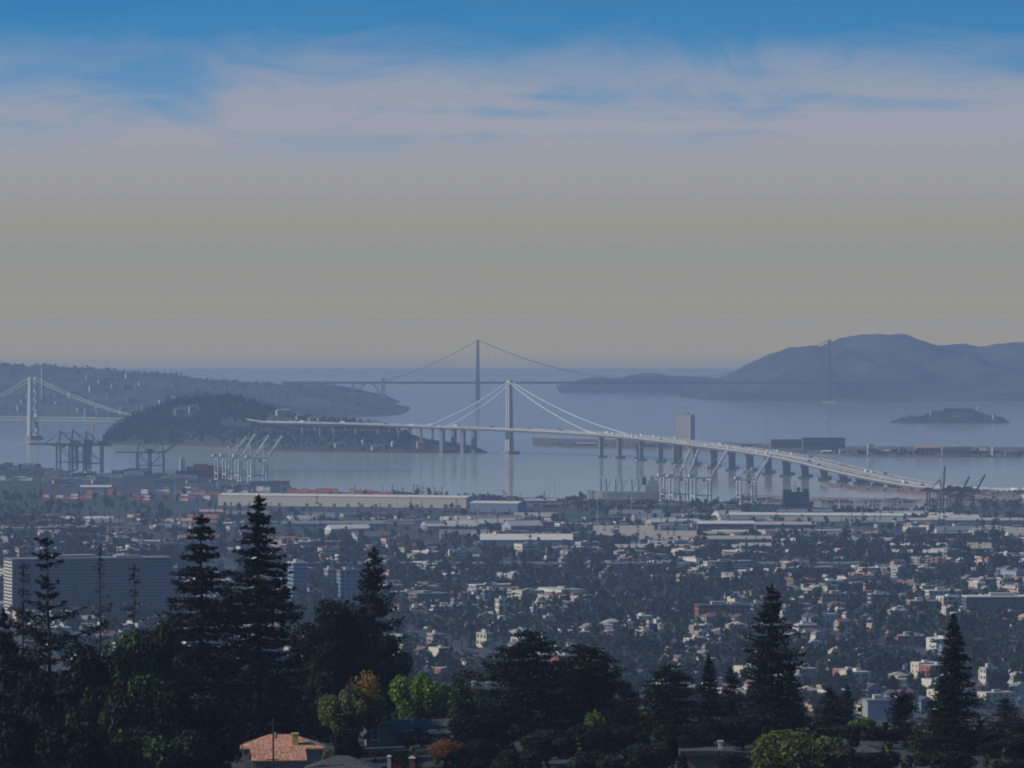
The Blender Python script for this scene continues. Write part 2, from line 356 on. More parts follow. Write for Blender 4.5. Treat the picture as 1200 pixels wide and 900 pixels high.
# island in the middle of the bay
YB = [(120,521),(135,507),(148,494),(165,487),(190,478),(210,470),(240,467),(262,466),(285,470),(305,475),(325,481),(350,487),(400,492),(435,496),(470,505),(500,514),(530,518),(545,520),(560,524),(572,530)]
def yb_foot(px): return float(np.interp(px, [120,140,230,285,320,400,480,575], [521,521,522,525,528.5,530,531,531]))
ybm = MB(); YBN, YBR = 92, 22; YBG = {}
for i in range(YBN):
    px = 120+452*i/(YBN-1); Df = DW(yb_foot(px), 0); Dc = Df + np.interp(px, [120,300,450,572], [420,380,170,40])
    x = X(px, Dc); zc = max(1.0, Z(float(np.interp(px, [p[0] for p in YB], [p[1] for p in YB])), Dc))
    for j in range(YBR):
        v = j/(YBR-1)*2-1; D = Dc+(Dc-Df)*v if v < 0 else Dc+(Dc-Df)*1.2*v
        sh = max(0, 1-abs(v)); z = -3 + (zc+3)*(sh**0.62)*(1+0.12*hnoise(x*2, D*2, 5)*sh*2*(1-sh)*2)
        ybm.v.append((x, D, z))
for i in range(YBN-1):
    for j in range(YBR-1): ybm.f.append((i*YBR+j, (i+1)*YBR+j, (i+1)*YBR+j+1, i*YBR+j+1))
struct('island_hill', ybm, M['island_ground'], smooth=True)
ybv = np.array(ybm.v)
def yb_point(px, fr):
    """a point on the island's near slope; fr 0 shore .. 1 crest"""
    i = (px-120)/452*(YBN-1); i0 = int(max(0, min(YBN-2, i))); k = i-i0; j = fr*(YBR-1)/2; j0 = int(min(YBR-2, j)); l = j-j0
    q = lambda a, b: ybv[a*YBR+b]
    return tuple((q(i0,j0)*(1-k)+q(i0+1,j0)*k)*(1-l)+(q(i0,j0+1)*(1-k)+q(i0+1,j0+1)*k)*l)

def flat_land(name, near, depth, z, mtl):
    m = MB(); n = len(near)
    P = []
    for px, py in near:
        D = DW(py, 0); P.append((X(px, D), D))
    for x, D in P: m.v += [(x, D-3, -3), (x, D, z), (x, D+depth, z), (x, D+depth+3, -3)]
    for i in range(n-1):
        for j in range(3): m.f.append((i*4+j, (i+1)*4+j, (i+1)*4+j+1, i*4+j+1))
    m.f += [(3,2,1,0), tuple((n-1)*4+j for j in range(4))]
    return struct(name, m, mtl)
flat_land('flat_island', [(625,523.5),(660,525),(760,527),(860,530),(940,533),(1000,535.5),(1100,536),(1200,536),(1400,538)], 900, 3.5, M['island_flat'])
flat_land('harbour_mole', [(870,583),(960,586),(1000,587),(1085,589),(1240,589),(1500,589)], 70, 3.0, M['mud'])
flat_land('toll_plaza_land', [(975,573),(1010,577),(1060,580),(1110,583),(1240,584),(1500,584)], 330, 2.4, M['mud'])
# prison island far out
am = MB(); AL = [(1046,493),(1060,489),(1080,487),(1090,483),(1105,481),(1140,481),(1150,484),(1165,487),(1176,489),(1182,494)]; AD = DW(496, 0)
for i in range(46):
    px = 1046+136*i/45; zc = max(0.5, Z(float(np.interp(px, [p[0] for p in AL], [p[1] for p in AL])), AD+90)); x = X(px, AD+90)
    for j in range(13):
        v = j/12*2-1; am.v.append((x, AD+90+90*v, -3+(zc+3)*max(0, 1-abs(v))**0.5+1.5*hnoise(x*6, v*300, 2)*(1-abs(v))))
for i in range(45):
    for j in range(12): am.f.append((i*13+j, (i+1)*13+j, (i+1)*13+j+1, i*13+j+1))
struct('rocky_island', am, M['island_ground'], smooth=True)

# ------------------------------------------------------------------ far suspension bridge over the strait
def bridge_strait():
    D = 20500.0; xs_, xn = X(560, D), X(972, D); zd, zt = 76.0, 226.0
    t = thing('suspension_bridge', 'distant red suspension bridge with tall tower above the strait', 'bridge', (0, D, 0))
    for x in (xs_, xn):
        tw = part('tower', MB(), M['orange_red'], t, (x, 0, 0))
        for s in (-1, 1):
            m = MB()
            for z0, z1, w in ((4, 78, 16.5), (78, 120, 14), (120, 160, 12.5), (160, 195, 11), (195, zt, 9.5)): m.taper(z0, z1, w, 9, w-0.8, 8.4, 0, s*13.7)
            part('tower_leg', m, M['orange_red'], tw)
        for z in (40, 118, 158, 193, 220): part('portal_strut', MB().cbox(0, 0, z, 6, 20, 9), M['orange_red'], tw)
        part('tower_base', MB().taper(-4, 8, 48, 60, 40, 50), M['concrete'], tw)
    part('deck', MB().box(X(330, D), xn+343+40, -13.5, 13.5, zd-7.5, zd), M['orange_red'], t)
    for s in (-1, 1):
        pts = []
        for k in range(13): u = k/12; pts.append((xs_-343+343*u, s*13.7, (zd-2)+(zt-zd+2)*u - 26*4*u*(1-u)*0.5))
        n = 40; L_ = xn-xs_
        for k in range(1, n): u = k/n*2-1; pts.append((xs_+L_*k/n, s*13.7, zd+5+(zt-zd-5)*u*u))
        for k in range(13): u = 1-k/12; pts.append((xn+343*(1-u), s*13.7, (zd-2)+(zt-zd+2)*u - 26*4*u*(1-u)*0.5))
        part('main_cable', MB().tube(pts, 1.3, 6), M['orange_red'], t)
        m = MB()
        for p in pts[::1]:
            if p[2] > zd+4: m.beam((p[0], p[1], zd), p, 0.35)
        o = part('suspender', m, M['orange_red'], t); o['kind'] = 'stuff'
    for px, w, z0 in ((449, 15, -2), (414, 12, 4), (386, 8, 20)):
        part('pylon', MB().taper(z0, zd+ (14 if px > 440 else 4), w, 32, w*0.85, 28, X(px, D), 0), M['concrete'], t)
    m = MB(); a0, a1 = X(418, D), X(446, D); pts = [(a0+(a1-a0)*k/12, 0, 14+(zd-18)*(1-(k/6-1)**2)**0.8 if abs(k/6-1) < 1 else 14) for k in range(13)]
    m.tube([(p[0], -10, p[2]) for p in pts], 2.2, 6).tube([(p[0], 10, p[2]) for p in pts], 2.2, 6)
    for p in pts[1:-1:2]: m.beam((p[0], -10, p[2]), (p[0], -10, zd-6), 1.2).beam((p[0], 10, p[2]), (p[0], 10, zd-6), 1.2)
    part('approach_arch', m, M['orange_red'], t)
bridge_strait()

# ------------------------------------------------------------------ bay bridge, east span
DT = DW(532, 0)                                    # tower distance
TX = X(597, DT)
KEY = [(300, 13260, 65), (313, 13030, 64), (335, 12840, 63), (425, 12690, 62), (530, 12540, 57.5), (597, DT, 55), (715, 12115, 49.5), (800, 11560, 45.5), (868, 11050, 42), (910, 10760, 38.5), (955, 10480, 31),
       (1000, 10230, 20), (1050, 9990, 10.5), (1100, 9790, 5.0), (1160, 9640, 4.6), (1240, 9520, 4.6), (1330, 9440, 4.6)]
kp = np.array([(X(px, D), D, z) for px, D, z in KEY]); ks = np.concatenate([[0], np.cumsum(np.linalg.norm(np.diff(kp[:, :2], axis=0), axis=1))])
def catmull(s):
    i = int(max(0, min(len(ks)-2, np.searchsorted(ks, s)-1))); t = (s-ks[i])/(ks[i+1]-ks[i])
    p0, p1, p2, p3 = kp[max(i-1, 0)], kp[i], kp[i+1], kp[min(i+2, len(kp)-1)]
    a = ks[max(i-1,0)]; b_ = ks[i]; c = ks[i+1]; d = ks[min(i+2, len(ks)-1)]
    m1 = (p2-p0)/max(c-a, 1e-6)*(c-b_); m2 = (p3-p1)/max(d-b_, 1e-6)*(c-b_)
    return (2*t**3-3*t**2+1)*p1+(t**3-2*t**2+t)*m1+(-2*t**3+3*t**2)*p2+(t**3-t**2)*m2
SL = float(ks[-1]); SN = 180
bp = np.array([catmull(SL*i/(SN-1)) for i in range(SN)]); bt = np.gradient(bp[:, :2], axis=0); bt /= np.linalg.norm(bt, axis=1)[:, None]
bside = np.stack([bt[:, 1], -bt[:, 0]], 1)          # to the right when heading towards the shore
def bridge_at(s):
    i = s/SL*(SN-1); i0 = int(max(0, min(SN-2, i))); k = i-i0
    return bp[i0]*(1-k)+bp[i0+1]*k, bside[i0]*(1-k)+bside[i0+1]*k, bt[i0]
S_T = float(ks[5])
eb = thing('bay_bridge', 'long pale bridge with one white tower, curving down to the shore on paired piers', 'bridge', (0, 0, 0))
for off in (-21, 21):
    m = MB().sweep(bp, [(off-12.6,-1.4),(off-7,-5.6),(off+7,-5.6),(off+12.6,-1.4),(off+12.6,0),(off-12.6,0)], bside)
    part('deck', m, M['bridge_white'], eb)
    part('roadway', MB().sweep(bp+np.array([0,0,0.06]), [(off-11.4,0),(off-11.4,0.05),(off+11.4,0.05),(off+11.4,0)], bside), M['deck_road'], eb)
    for e_ in (-12.4, 12.4):
        part('parapet', MB().sweep(bp, [(off+e_-0.25,0.0),(off+e_-0.25,1.25),(off+e_+0.25,1.25),(off+e_+0.25,0.0)], bside), M['bridge_white'], eb)
def s_at_px(px):
    q = PX(bp[:, 0], bp[:, 1]); return float(np.interp(px, q, np.linspace(0, SL, SN)))
for px in (715, 737, 763, 785, 803, 826, 847, 868, 889, 911, 932, 954, 977, 999, 1019, 1040, 1058):
    for off in (-21, 21):
        p, sd, td = bridge_at(s_at_px(px)); ang = math.atan2(sd[1], sd[0])
        top = p[2]-5.5; m = MB()
        m.taper(1, max(top-9, 1.5), 8, 7, 8, 7).taper(max(top-9, 1.5), top+0.2, 8, 7, 14, 9)
        pi = part('pier', m, M['pier_concrete'], eb, (p[0]+sd[0]*off, p[1]+sd[1]*off, 0), ang)
        part('pile_cap', MB().box(-11, 11, -9, 9, -3, 3.2), M['pier_concrete'], pi)
for px, g0 in ((362, 14), (382, 10), (398, 8), (424, 4), (450, 3), (474, 2), (500, 3), (525, 3), (549, 2)):
    for off in (-21, 21):
        p, sd, td = bridge_at(s_at_px(px)); wd = 9 if px > 510 else 4
        part('pier', MB().taper(-4, p[2]-5.4, wd, wd, wd, wd, 0, 0), M['pier_concrete'], eb, (p[0]+sd[0]*off, p[1]+sd[1]*off, 0), math.atan2(sd[1], sd[0]))
pT, sT, tT = bridge_at(S_T); angT = math.atan2(sT[1], sT[0])
tw = part('tower', MB().taper(156, 161, 10.5, 10.5, 7, 7), M['bridge_white'], eb, (pT[0], pT[1], 0), angT)
for a in (-1, 1):
    for b_ in (-1, 1):
        part('tower_shaft', MB().taper(4, 158, 5.6, 5.6, 3.6, 3.6, a*4.2, b_*4.2, a*2.9, b_*2.9), M['bridge_white'], tw)
for z in range(20, 156, 9): part('shear_link', MB().cbox(0, 0, z, 7.6, 7.6, 1.6), M['bridge_grey'], tw)
part('tower_base', MB().box(-16, 16, -16, 16, -3, 6), M['pier_concrete'], tw)
def span_cable(s_end, n, sag, off):
    pts = []
    for k in range(n+1):
        u = k/n; p, sd, _ = bridge_at(S_T+(s_end-S_T)*u); o_ = 2.5+(34.5-2.5)*min(1.0, u*1.15)**0.8
        zt = 159*(1-u)+(p[2]+1)*u - sag*4*u*(1-u)
        pts.append((p[0]+sd[0]*off*o_, p[1]+sd[1]*off*o_, zt))
    return pts
hang = MB()
for off in (-1, 1):
    for s_end, n, sag in ((S_T+395, 30, 20), (S_T-200, 18, 6)):
        pts = span_cable(s_end, n, sag, off); part('main_cable', MB().tube(pts, 0.85, 6), M['cable_white'], eb)
        for k, q in enumerate(pts[2:-1]):
            p, sd, _ = bridge_at(S_T+(s_end-S_T)*(k+2)/n); hang.beam(q, (p[0]+sd[0]*off*34.5, p[1]+sd[1]*off*34.5, p[2]), 0.22)
h_ = part('hanger', hang, M['cable_white'], eb); h_['kind'] = 'stuff'
for k in range(56):
    p, sd, td = bridge_at(460+k*68.0)
    if 460+k*68 > SL-30: break
    for off in (-7.8, 7.8):
        lp = part('light_pole', MB().beam((0,0,0),(0,0,10),0.35).beam((0,0,10),(3.0 if off > 0 else -3.0,0,10.6),0.3), M['bridge_white'], eb, (p[0]+sd[0]*off, p[1]+sd[1]*off, p[2]), math.atan2(sd[1], sd[0]))
# traffic
def car_mesh(L_, W_, H_, m, truck=False):
    b_ = MB()
    if truck: b_.box(-L_/2, L_/2-2.6, -W_/2, W_/2, 0.9, H_).box(L_/2-2.4, L_/2, -W_/2, W_/2, 0.5, H_*0.75).box(-L_/2, L_/2, -W_/2+.2, W_/2-.2, 0.05, 0.9)
    else: b_.taper(0.1, 0.85, L_, W_, L_*0.97, W_*0.95).taper(0.85, H_, L_*0.62, W_*0.9, L_*0.42, W_*0.8, -0.2, 0)
    return b_.mesh('truck' if truck else 'car', m)
mk('paint_white', (0.7,0.7,0.69), 0.3, 0.03, 1, spec=0.5); mk('paint_dark', (0.03,0.03,0.035), 0.3, 0.03, 1, spec=0.5); mk('paint_silver', (0.36,0.37,0.38), 0.3, 0.03, 1, spec=0.5); mk('paint_red', (0.30,0.03,0.025), 0.3, 0.03, 1, spec=0.5)
CARS = [('car', 'white car driving on the long bay bridge', 'car', car_mesh(4.6,1.9,1.5,M['paint_white']), 5), ('car', 'dark car driving on the long bay bridge', 'car', car_mesh(4.7,1.9,1.5,M['paint_dark']), 5),
        ('car', 'silver car driving on the long bay bridge', 'car', car_mesh(4.6,1.9,1.6,M['paint_silver']), 4), ('car', 'red car driving on the long bay bridge', 'car', car_mesh(4.5,1.8,1.5,M['paint_red']), 1),
        ('truck', 'white box truck crossing the long bay bridge', 'truck', car_mesh(13,2.6,4.0,M['paint_white'],True), 2), ('truck', 'dark box truck crossing the long bay bridge', 'truck', car_mesh(12,2.6,3.9,M['box_blue'],True), 1)]
pool = [c for c in CARS for _ in range(c[4])]
s = 480.0
while s < SL-60:
    for ln in (-29.5, -25.5, -21.5, -17.5, -13.5, 13.5, 17.5, 21.5, 25.5, 29.5):
        if R.random() < 0.30:
            n_, lb, ct, me, _ = R.choice(pool); p, sd, td = bridge_at(s+U(-9, 9))
            tag(link(n_, me, None, (p[0]+sd[0]*ln, p[1]+sd[1]*ln, p[2]+0.1), math.atan2(td[1], td[0])+(math.pi if ln > 0 else 0)), lb, ct, lb.split(' driving')[0].split(' crossing')[0]+'s on the bridge')
    s += 38.0

# ------------------------------------------------------------------ bay bridge, west span
def west_span():
    D = 14000.0; x0 = X(38.5, D); zd = 56.0; zt = 153.0
    d = Vector((-0.80, 0.60, 0)).normalized(); a = math.atan2(d.y, d.x)
    t = thing('cross_braced_bridge', 'grey suspension bridge with cross-braced tower left of the wooded island', 'bridge', (x0, D, 0), a)
    for k, xx in enumerate((0, 704)):
        tw = part('tower', MB(), M['bridge_grey'], t, (xx, 0, 0))
        for s in (-1, 1): part('tower_leg', MB().taper(2, zt, 10, 8.0, 7.5, 6.0, 0, s*13.5, 0, s*10.5), M['bridge_grey'], tw)
        zs = [62, 84, 106, 128, 148]
        for z0, z1 in zip(zs[:-1], zs[1:]):
            w0 = 13.5-3*z0/zt; w1 = 13.5-3*z1/zt
            part('cross_brace', MB().beam((0,-w0,z0),(0,w1,z1),2.6).beam((0,w0,z0),(0,-w1,z1),2.6).beam((0,-w1,z1),(0,w1,z1),2.6), M['bridge_grey'], tw)
        part('cross_brace', MB().beam((0,-13,8),(0,13,46),2.6).beam((0,13,8),(0,-13,46),2.6).beam((0,-13,48),(0,13,48),3.0), M['bridge_grey'], tw)
        part('pier', MB().taper(-4, 9, 26, 50, 20, 42), M['pier_concrete'], tw)
    m = MB().box(-345, 1500, -10, 10, zd-9, zd-7.5).box(-345, 1500, -10, 10, zd-1, zd)
    for s in (-1, 1):
        for i in range(-344, 1490, 16): m.beam((i, s*10, zd-8), (i+8, s*10, zd-0.6), 0.9).beam((i+8, s*10, zd-0.6), (i+16, s*10, zd-8), 0.9)
    part('truss_deck', m, M['bridge_grey'], t)
    for s in (-1, 1):
        pts = [(-345+345*k/12, s*10.5, (zd+2)+(zt-zd-2)*(k/12)-10*4*(k/12)*(1-k/12)) for k in range(13)]
        pts += [(704*k/24, s*10.5, zd+8+(zt-zd-8)*(k/12-1)**2) for k in range(1, 25)]
        pts += [(704+704*k/24, s*10.5, zd+8+(zt-zd-8)*(k/12-1)**2) for k in range(1, 25)]
        part('main_cable', MB().tube(pts, 0.9, 6), M['bridge_grey'], t)
        hm_ = MB()
        for p in pts: hm_.beam((p[0], p[1], zd), p, 0.25)
        part('suspender', hm_, M['bridge_grey'], t)['kind'] = 'stuff'
west_span()

# ------------------------------------------------------------------ container cranes
def crane(px, py, h, m, label, group, raised=None, rz=0.0, name='container_crane', boomlen=52):
    """ship-to-shore crane; local x runs from the yard towards the water"""
    D = DW(py, 2.5); z0 = 2.5
    t = thing(name, label, 'crane', (X(px, D), D, z0), rz, group)
    k = h/46.0; hg = h; wx = 15*k; wy = 11*k
    for a in (-1, 1):
        for b_ in (-1, 1): part('leg', MB().beam((a*wx, b_*wy, 0), (a*wx, b_*wy*0.9, hg), 2.6*k, 2.6*k), m, t)
    for a in (-1, 1):
        part('sill_beam', MB().beam((a*wx, -wy, 2), (a*wx, wy, 2), 2.0*k).beam((a*wx, -wy, 15*k), (a*wx, wy, 15*k), 1.6*k).beam((a*wx, -wy*.9, hg-1), (a*wx, wy*.9, hg-1), 1.8*k), m, t)
    for b_ in (-1, 1):
        part('portal_brace', MB().beam((-wx, b_*wy, 16*k), (wx, b_*wy, 16*k), 1.8*k).beam((-wx, b_*wy, 17*k), (wx, b_*wy*.9, hg-2), 1.0*k), m, t)
        part('girder', MB().beam((-wx-16*k, b_*3.2*k, hg+1), (wx+3*k, b_*3.2*k, hg+1), 1.5*k, 2.6*k), m, t)
    ap = (wx*0.72, 0, hg+24*k)
    part('apex_frame', MB().beam((wx, -wy*.7, hg), (ap[0], -1.5*k, ap[2]), 1.4*k).beam((wx, wy*.7, hg), (ap[0], 1.5*k, ap[2]), 1.4*k).beam((-wx, -wy*.6, hg), (ap[0], -1.5*k, ap[2]), 0.9*k).beam((-wx, wy*.6, hg), (ap[0], 1.5*k, ap[2]), 0.9*k).cbox(ap[0], 0, ap[2], 2.5*k, 5*k, 2.2*k), m, t)
    ang = 0.0 if raised is None else raised
    hx, hz_ = wx+3*k, hg+1; c, s_ = math.cos(ang), math.sin(ang); BL = boomlen*k
    bm = MB()
    for b_ in (-1, 1):
        bm.beam((hx, b_*2.8*k, hz_), (hx+BL*c, b_*2.8*k, hz_+BL*s_), 1.8*k, 2.8*k)
    for q in np.linspace(0.08, 1.0, 9): bm.beam((hx+BL*q*c, -2.8*k, hz_+BL*q*s_), (hx+BL*q*c, 2.8*k, hz_+BL*q*s_), 0.9*k)
    part('boom', bm, m, t)
    st = MB()
    for q in (0.45, 0.92): st.beam(ap, (hx+BL*q*c, -2.2*k, hz_+BL*q*s_), 0.45*k).beam(ap, (hx+BL*q*c, 2.2*k, hz_+BL*q*s_), 0.45*k)
    st.beam(ap, (-wx-14*k, -2*k, hg+2), 0.5*k).beam(ap, (-wx-14*k, 2*k, hg+2), 0.5*k)
    part('stay', st, m, t)
    part('machinery_house', MB().box(-wx-9*k, -wx+6*k, -3.4*k, 3.4*k, hg+2.4, hg+8*k), m, t)
    part('operator_cab', MB().box(wx*0.2, wx*0.2+4*k, -1.6*k, 1.6*k, hg-5*k, hg-0.8), M['crane_dark'], t)
    return t
for i, (px, py, h, rz) in enumerate(((78, 552, 50, 2.9), (93, 553, 52, 3.0), (109, 554, 51, 3.05))):
    crane(px, py, h, M['crane_green'], ('dark green container crane with lowered boom at the outer end of the quay', 'dark green container crane in the middle of three on the quay', 'dark green container crane nearest the twin blue-grey cranes on the quay')[i], 'green cranes on the quay', None, rz)
crane(97, 549, 42, M['wall_pink'], 'pinkish crane with steeply raised boom behind the green cranes', None, 1.45, 0.4)
crane(168, 553, 36, M['crane_dark'], 'dark blue-grey container crane with boom lying level over the water', None, None, 3.0)
crane(184, 554, 38, M['crane_dark'], 'dark blue-grey container crane with boom half raised', None, 0.62, 0.15, boomlen=46)
for i, (px, py, h, an) in enumerate(((262, 563, 40, 0.95), (272, 565, 43, 1.0), (287, 566, 43, 0.97), (302, 567, 43, 0.95))):
    crane(px, py, h, M['crane_white'], ('white container crane with boom raised, beside the stern of the laden container ship', 'white container crane with raised boom, second from the container ship', 'white container crane with raised boom, third from the container ship', 'white container crane with raised boom, farthest from the container ship')[i], 'white cranes by the container ship', an, 0.35)
for i, (px, py, h, an) in enumerate(((785, 588, 38, 1.15), (796, 589, 38, 1.2), (822, 591, 40, 1.0))):
    crane(px, py, h, M['crane_white'], ('white container crane with raised boom beside the grey cargo ship', 'white container crane with red feet, middle of the group of three by the ship', 'white container crane with long raised boom at the end of the group of three')[i], 'white cranes by the grey ship', an, 0.3, boomlen=58)
crane(875, 592, 38, M['crane_white'], 'white container crane standing alone at the end of the quay with raised boom', None, 1.0, 0.3, boomlen=58)
crane(1096, 601, 32, M['crane_red'], 'dark red dockside crane with upright boom by the bridge landing', None, 1.5, 0.2)
crane(1118, 601, 26, M['crane_dark'], 'dark dockside crane with raised boom beside the dark red crane', None, 1.1, 0.2)
crane(1134, 601, 26, M['crane_dark'], 'dark dockside crane with raised boom, farther from the dark red crane', None, 1.05, 0.2, boomlen=60)

# ------------------------------------------------------------------ ships
def hull(L_, W_, Hh, rake=0.06):
    m = MB(); n = 12
    for i in range(n+1):
        u = i/n; x = -L_/2+L_*u
        w = W_/2*min(1.0, (1-u)*5.5 if u > 0.8 else 1.0)*(0.85+0.15*min(1, u*8)); w = max(w, 0.3)
        sh = Hh*(1+0.25*max(0, u-0.82)/0.18)
        m.v += [(x-(0 if u < .9 else 0), -w*0.85, -3), (x+(L_*rake*max(0, u-0.9)/0.1), -w, sh), (x+(L_*rake*max(0, u-0.9)/0.1), w, sh), (x, w*0.85, -3)]
    for i in range(n):
        for j in range(4): m.f.append((i*4+j, (i+1)*4+j, (i+1)*4+(j+1)%4, i*4+(j+1)%4))
    m.f += [(3,2,1,0), tuple(n*4+j for j in range(4))]
    return m
D = DW(560, 0); cs = thing('container_ship', 'dark hulled container ship stacked with red and brown containers', 'ship', (X(236, D), D, 0), 0.12)
part('hull', hull(96, 26, 13), M['ship_blue'], cs); part('superstructure', MB().box(-40, -31, -11, 11, 13, 36).box(-37, -34, -3, 3, 36, 42), M['wall_white'], cs)
dk = MB()
for i in range(5): dk.box(-28+14.2*i, -15.2+14.2*i, -12, 12, 13.2, 13.2+2.6*(4, 5, 5, 4, 3)[i])
D2 = DW(586, 0); gs = thing('cargo_ship', 'grey cargo ship with tall derrick masts moored at the quay', 'ship', (X(735, D2), D2+18, 0), math.pi-0.05)
part('hull', hull(118, 20, 13), M['ship_grey'], gs)
part('superstructure', MB().box(-52, -30, -8, 8, 13, 24).box(-50, -34, -7, 7, 24, 31).box(-44, -38, -3, 3, 31, 38), M['ship_grey'], gs)
part('funnel', MB().taper(24, 37, 7, 6, 5.5, 5, -28, 0), M['ship_dark'], gs)
for x in (42, 33, 18, 8, -8, -19):
    part('derrick_mast', MB().beam((x, -4, 12), (x, -4, 34), 1.3).beam((x, 4, 12), (x, 4, 34), 1.3).beam((x, -4.5, 32), (x, 4.5, 32), 1.1).beam((x, 0, 15), (x-8, 0, 33), 0.8), M['ship_dark'], gs)
D3 = DW(597.5, 0); bs = thing('car_carrier_ship', 'dark boxy ship moored in the narrow harbour channel', 'ship', (X(934, D3), D3+16, 0), 0.05)
part('hull', hull(48, 16, 10), M['ship_dark'], bs); part('superstructure', MB().box(-21, 19, -7.5, 7.5, 10, 27).box(-20, -8, -6, 6, 27, 31).box(10, 18, -6, 6, 27, 32), M['ship_dark'], bs)
part('mast', MB().beam((-2, 0, 27), (-2, 0, 43), 0.8).beam((-2, -4, 37), (-2, 4, 37), 0.5), M['ship_dark'], bs)
part('funnel', MB().taper(27, 34, 5, 4, 4, 3, 3, 0), M['ship_dark'], bs)
D4 = DW(586.5, 0); bg_ = thing('barge', 'low dark barge lying in the water beyond the harbour mole', 'barge', (X(884, D4), D4+60, 0), 0.0)
part('hull', hull(60, 12, 2.5, 0.02), M['ship_dark'], bg_); part('deckhouse', MB().box(-26, -16, -4, 4, 2.5, 7), M['ship_grey'], bg_)

# ------------------------------------------------------------------ containers
CB = {k: MB().box(-6.05, 6.05, -1.22, 1.22, 0, 2.55).mesh('shipping_container', M['box_'+k]) for k in ('red','rust','blue','grey','orange','white','green')}
def stacks(px0, px1, py, rows, hi, cols_, what, n_ind, rz=0.0, z0=None, dy=3.0, gap=0.05):
    """block of stacked containers with their long sides to the viewer"""
    D = DW(py, 3.0); x = X(px0, D); cnt = 0; back = MB()
    while x < X(px1, D)-6:
        if R.random() < gap: x += 13; continue
        hh = hi[0]+int(R.random()*(hi[1]-hi[0]+1)); c0 = R.choice(cols_)
        zz_ = 3.0; yc = D-(x-X(px0, D))*math.tan(-rz)
        for k in range(hh):
            c = c0 if R.random() < 0.55 else R.choice(cols_)
            tag(link('shipping_container', CB[c], None, (x+6.1, yc, zz_+k*2.6), rz), '%s shipping container stacked %s' % ({'red':'red','rust':'rust brown','blue':'blue','grey':'grey','orange':'orange','white':'white','green':'green'}[c], what), 'container', '%s containers stacked %s' % (c, what)); cnt += 1
        x += 12.6*math.cos(rz)
    return cnt
nc = 0
nc += stacks(336, 398, 583, 1, (5, 6), ['red', 'red', 'rust', 'orange'], 'in the red block behind the cream warehouse', 99, -.35, gap=0.08)
nc += stacks(401, 462, 584, 1, (4, 6), ['red', 'red', 'rust', 'rust', 'grey'], 'in the block past the cream warehouse end', 99, -.35, gap=0.02)
nc += stacks(165, 262, 579, 1, (2, 5), ['red', 'white', 'green', 'rust', 'orange', 'grey', 'blue'], 'in the mixed yard by the white cranes', 99, -.35, gap=0.15)
nc += stacks(266, 330, 577, 1, (2, 4), ['rust', 'white', 'grey', 'blue'], 'in the yard under the white cranes', 99, -.35, gap=0.2)
nc += stacks(60, 160, 571, 1, (1, 3), ['rust', 'red', 'grey', 'blue'], 'in the low yard by the green cranes', 99, gap=0.3)
nc += stacks(150, 262, 586, 1, (1, 4), ['red', 'rust', 'orange', 'white', 'blue'], 'in the row before the mixed yard', 99, -.35, gap=0.3)
nc += stacks(100, 165, 580, 1, (1, 4), ['rust', 'white', 'orange', 'grey'], 'beside the yard building', 99, -.35, gap=0.3)
nc += stacks(-10, 60, 563, 1, (1, 3), ['green', 'white', 'grey'], 'on the outer quay beyond the green cranes', 99, -.2, gap=0.2)
nc += stacks(40, 130, 584, 1, (1, 3), ['rust', 'white', 'red', 'grey'], 'in the scattered yard by the rail sidings', 99, -.35, gap=0.4)
for i in range(5):
    for k in range((3, 5, 5, 4, 3)[i]):
        c = R.choice(['red', 'rust', 'red', 'blue', 'orange'])
        ca, sa = math.cos(0.12), math.sin(0.12); lx, ly = -21.5+13*i, -11
        for w_ in range(1):
            tag(link('shipping_container', CB[c], None, (cs.location.x+lx*ca-ly*sa, cs.location.y+lx*sa+ly*ca, 13.0+2.6*k), 0.12), '%s container stacked on the deck of the container ship' % {'rust': 'rust brown'}.get(c, c), 'container', c+' containers aboard the container ship')
inner = MB()
for i in range(5): inner.box(-27.5+13*i, -15.5+13*i, -9.4, 11, 13, 13+2.6*(3, 5, 5, 4, 3)[i])
part('deck_cargo', inner, M['box_rust'], cs)

# ------------------------------------------------------------------ harbour masts
for k, (px, py, hpx) in enumerate(((470, 590, 36), (465, 600, 40), (540, 588, 30), (650, 589, 34), (643, 592, 28), (330, 585, 52), (410, 592, 30), (205, 580, 30), (130, 575, 30), (740, 600, 32), (850, 610, 36), (1010, 612, 40), (560, 622, 42), (700, 628, 44))):
    D = groundD(px, py); h = hpx*D/F
    t = thing('light_mast', 'tall thin floodlight mast standing in the port yard', 'light mast', (X(px, D), D, zg(X(px, D), D)-0.2), 0, 'floodlight masts in the port')
    part('mast', MB().tube([(0,0,0),(0,0,h)], [0.5, 0.3], 6), M['bridge_grey'], t); part('lamp_ring', MB().tube([(0,0,h-0.6),(0,0,h+0.3)], [1.6, 1.2], 8), M['bridge_grey'], t)
D = 12500; t = thing('channel_mast', 'tall lattice mast rising beyond the skyway of the bridge', 'mast', (X(897, D+700), D+700, 3.4))
part('mast', MB().tube([(0,0,0),(0,0,64)], [1.4,0.7], 6), M['bridge_grey'], t); part('cross_arm', MB().cbox(0,0,52,5,1,0.8).cbox(0,0,60,4,1,0.8), M['bridge_grey'], t)

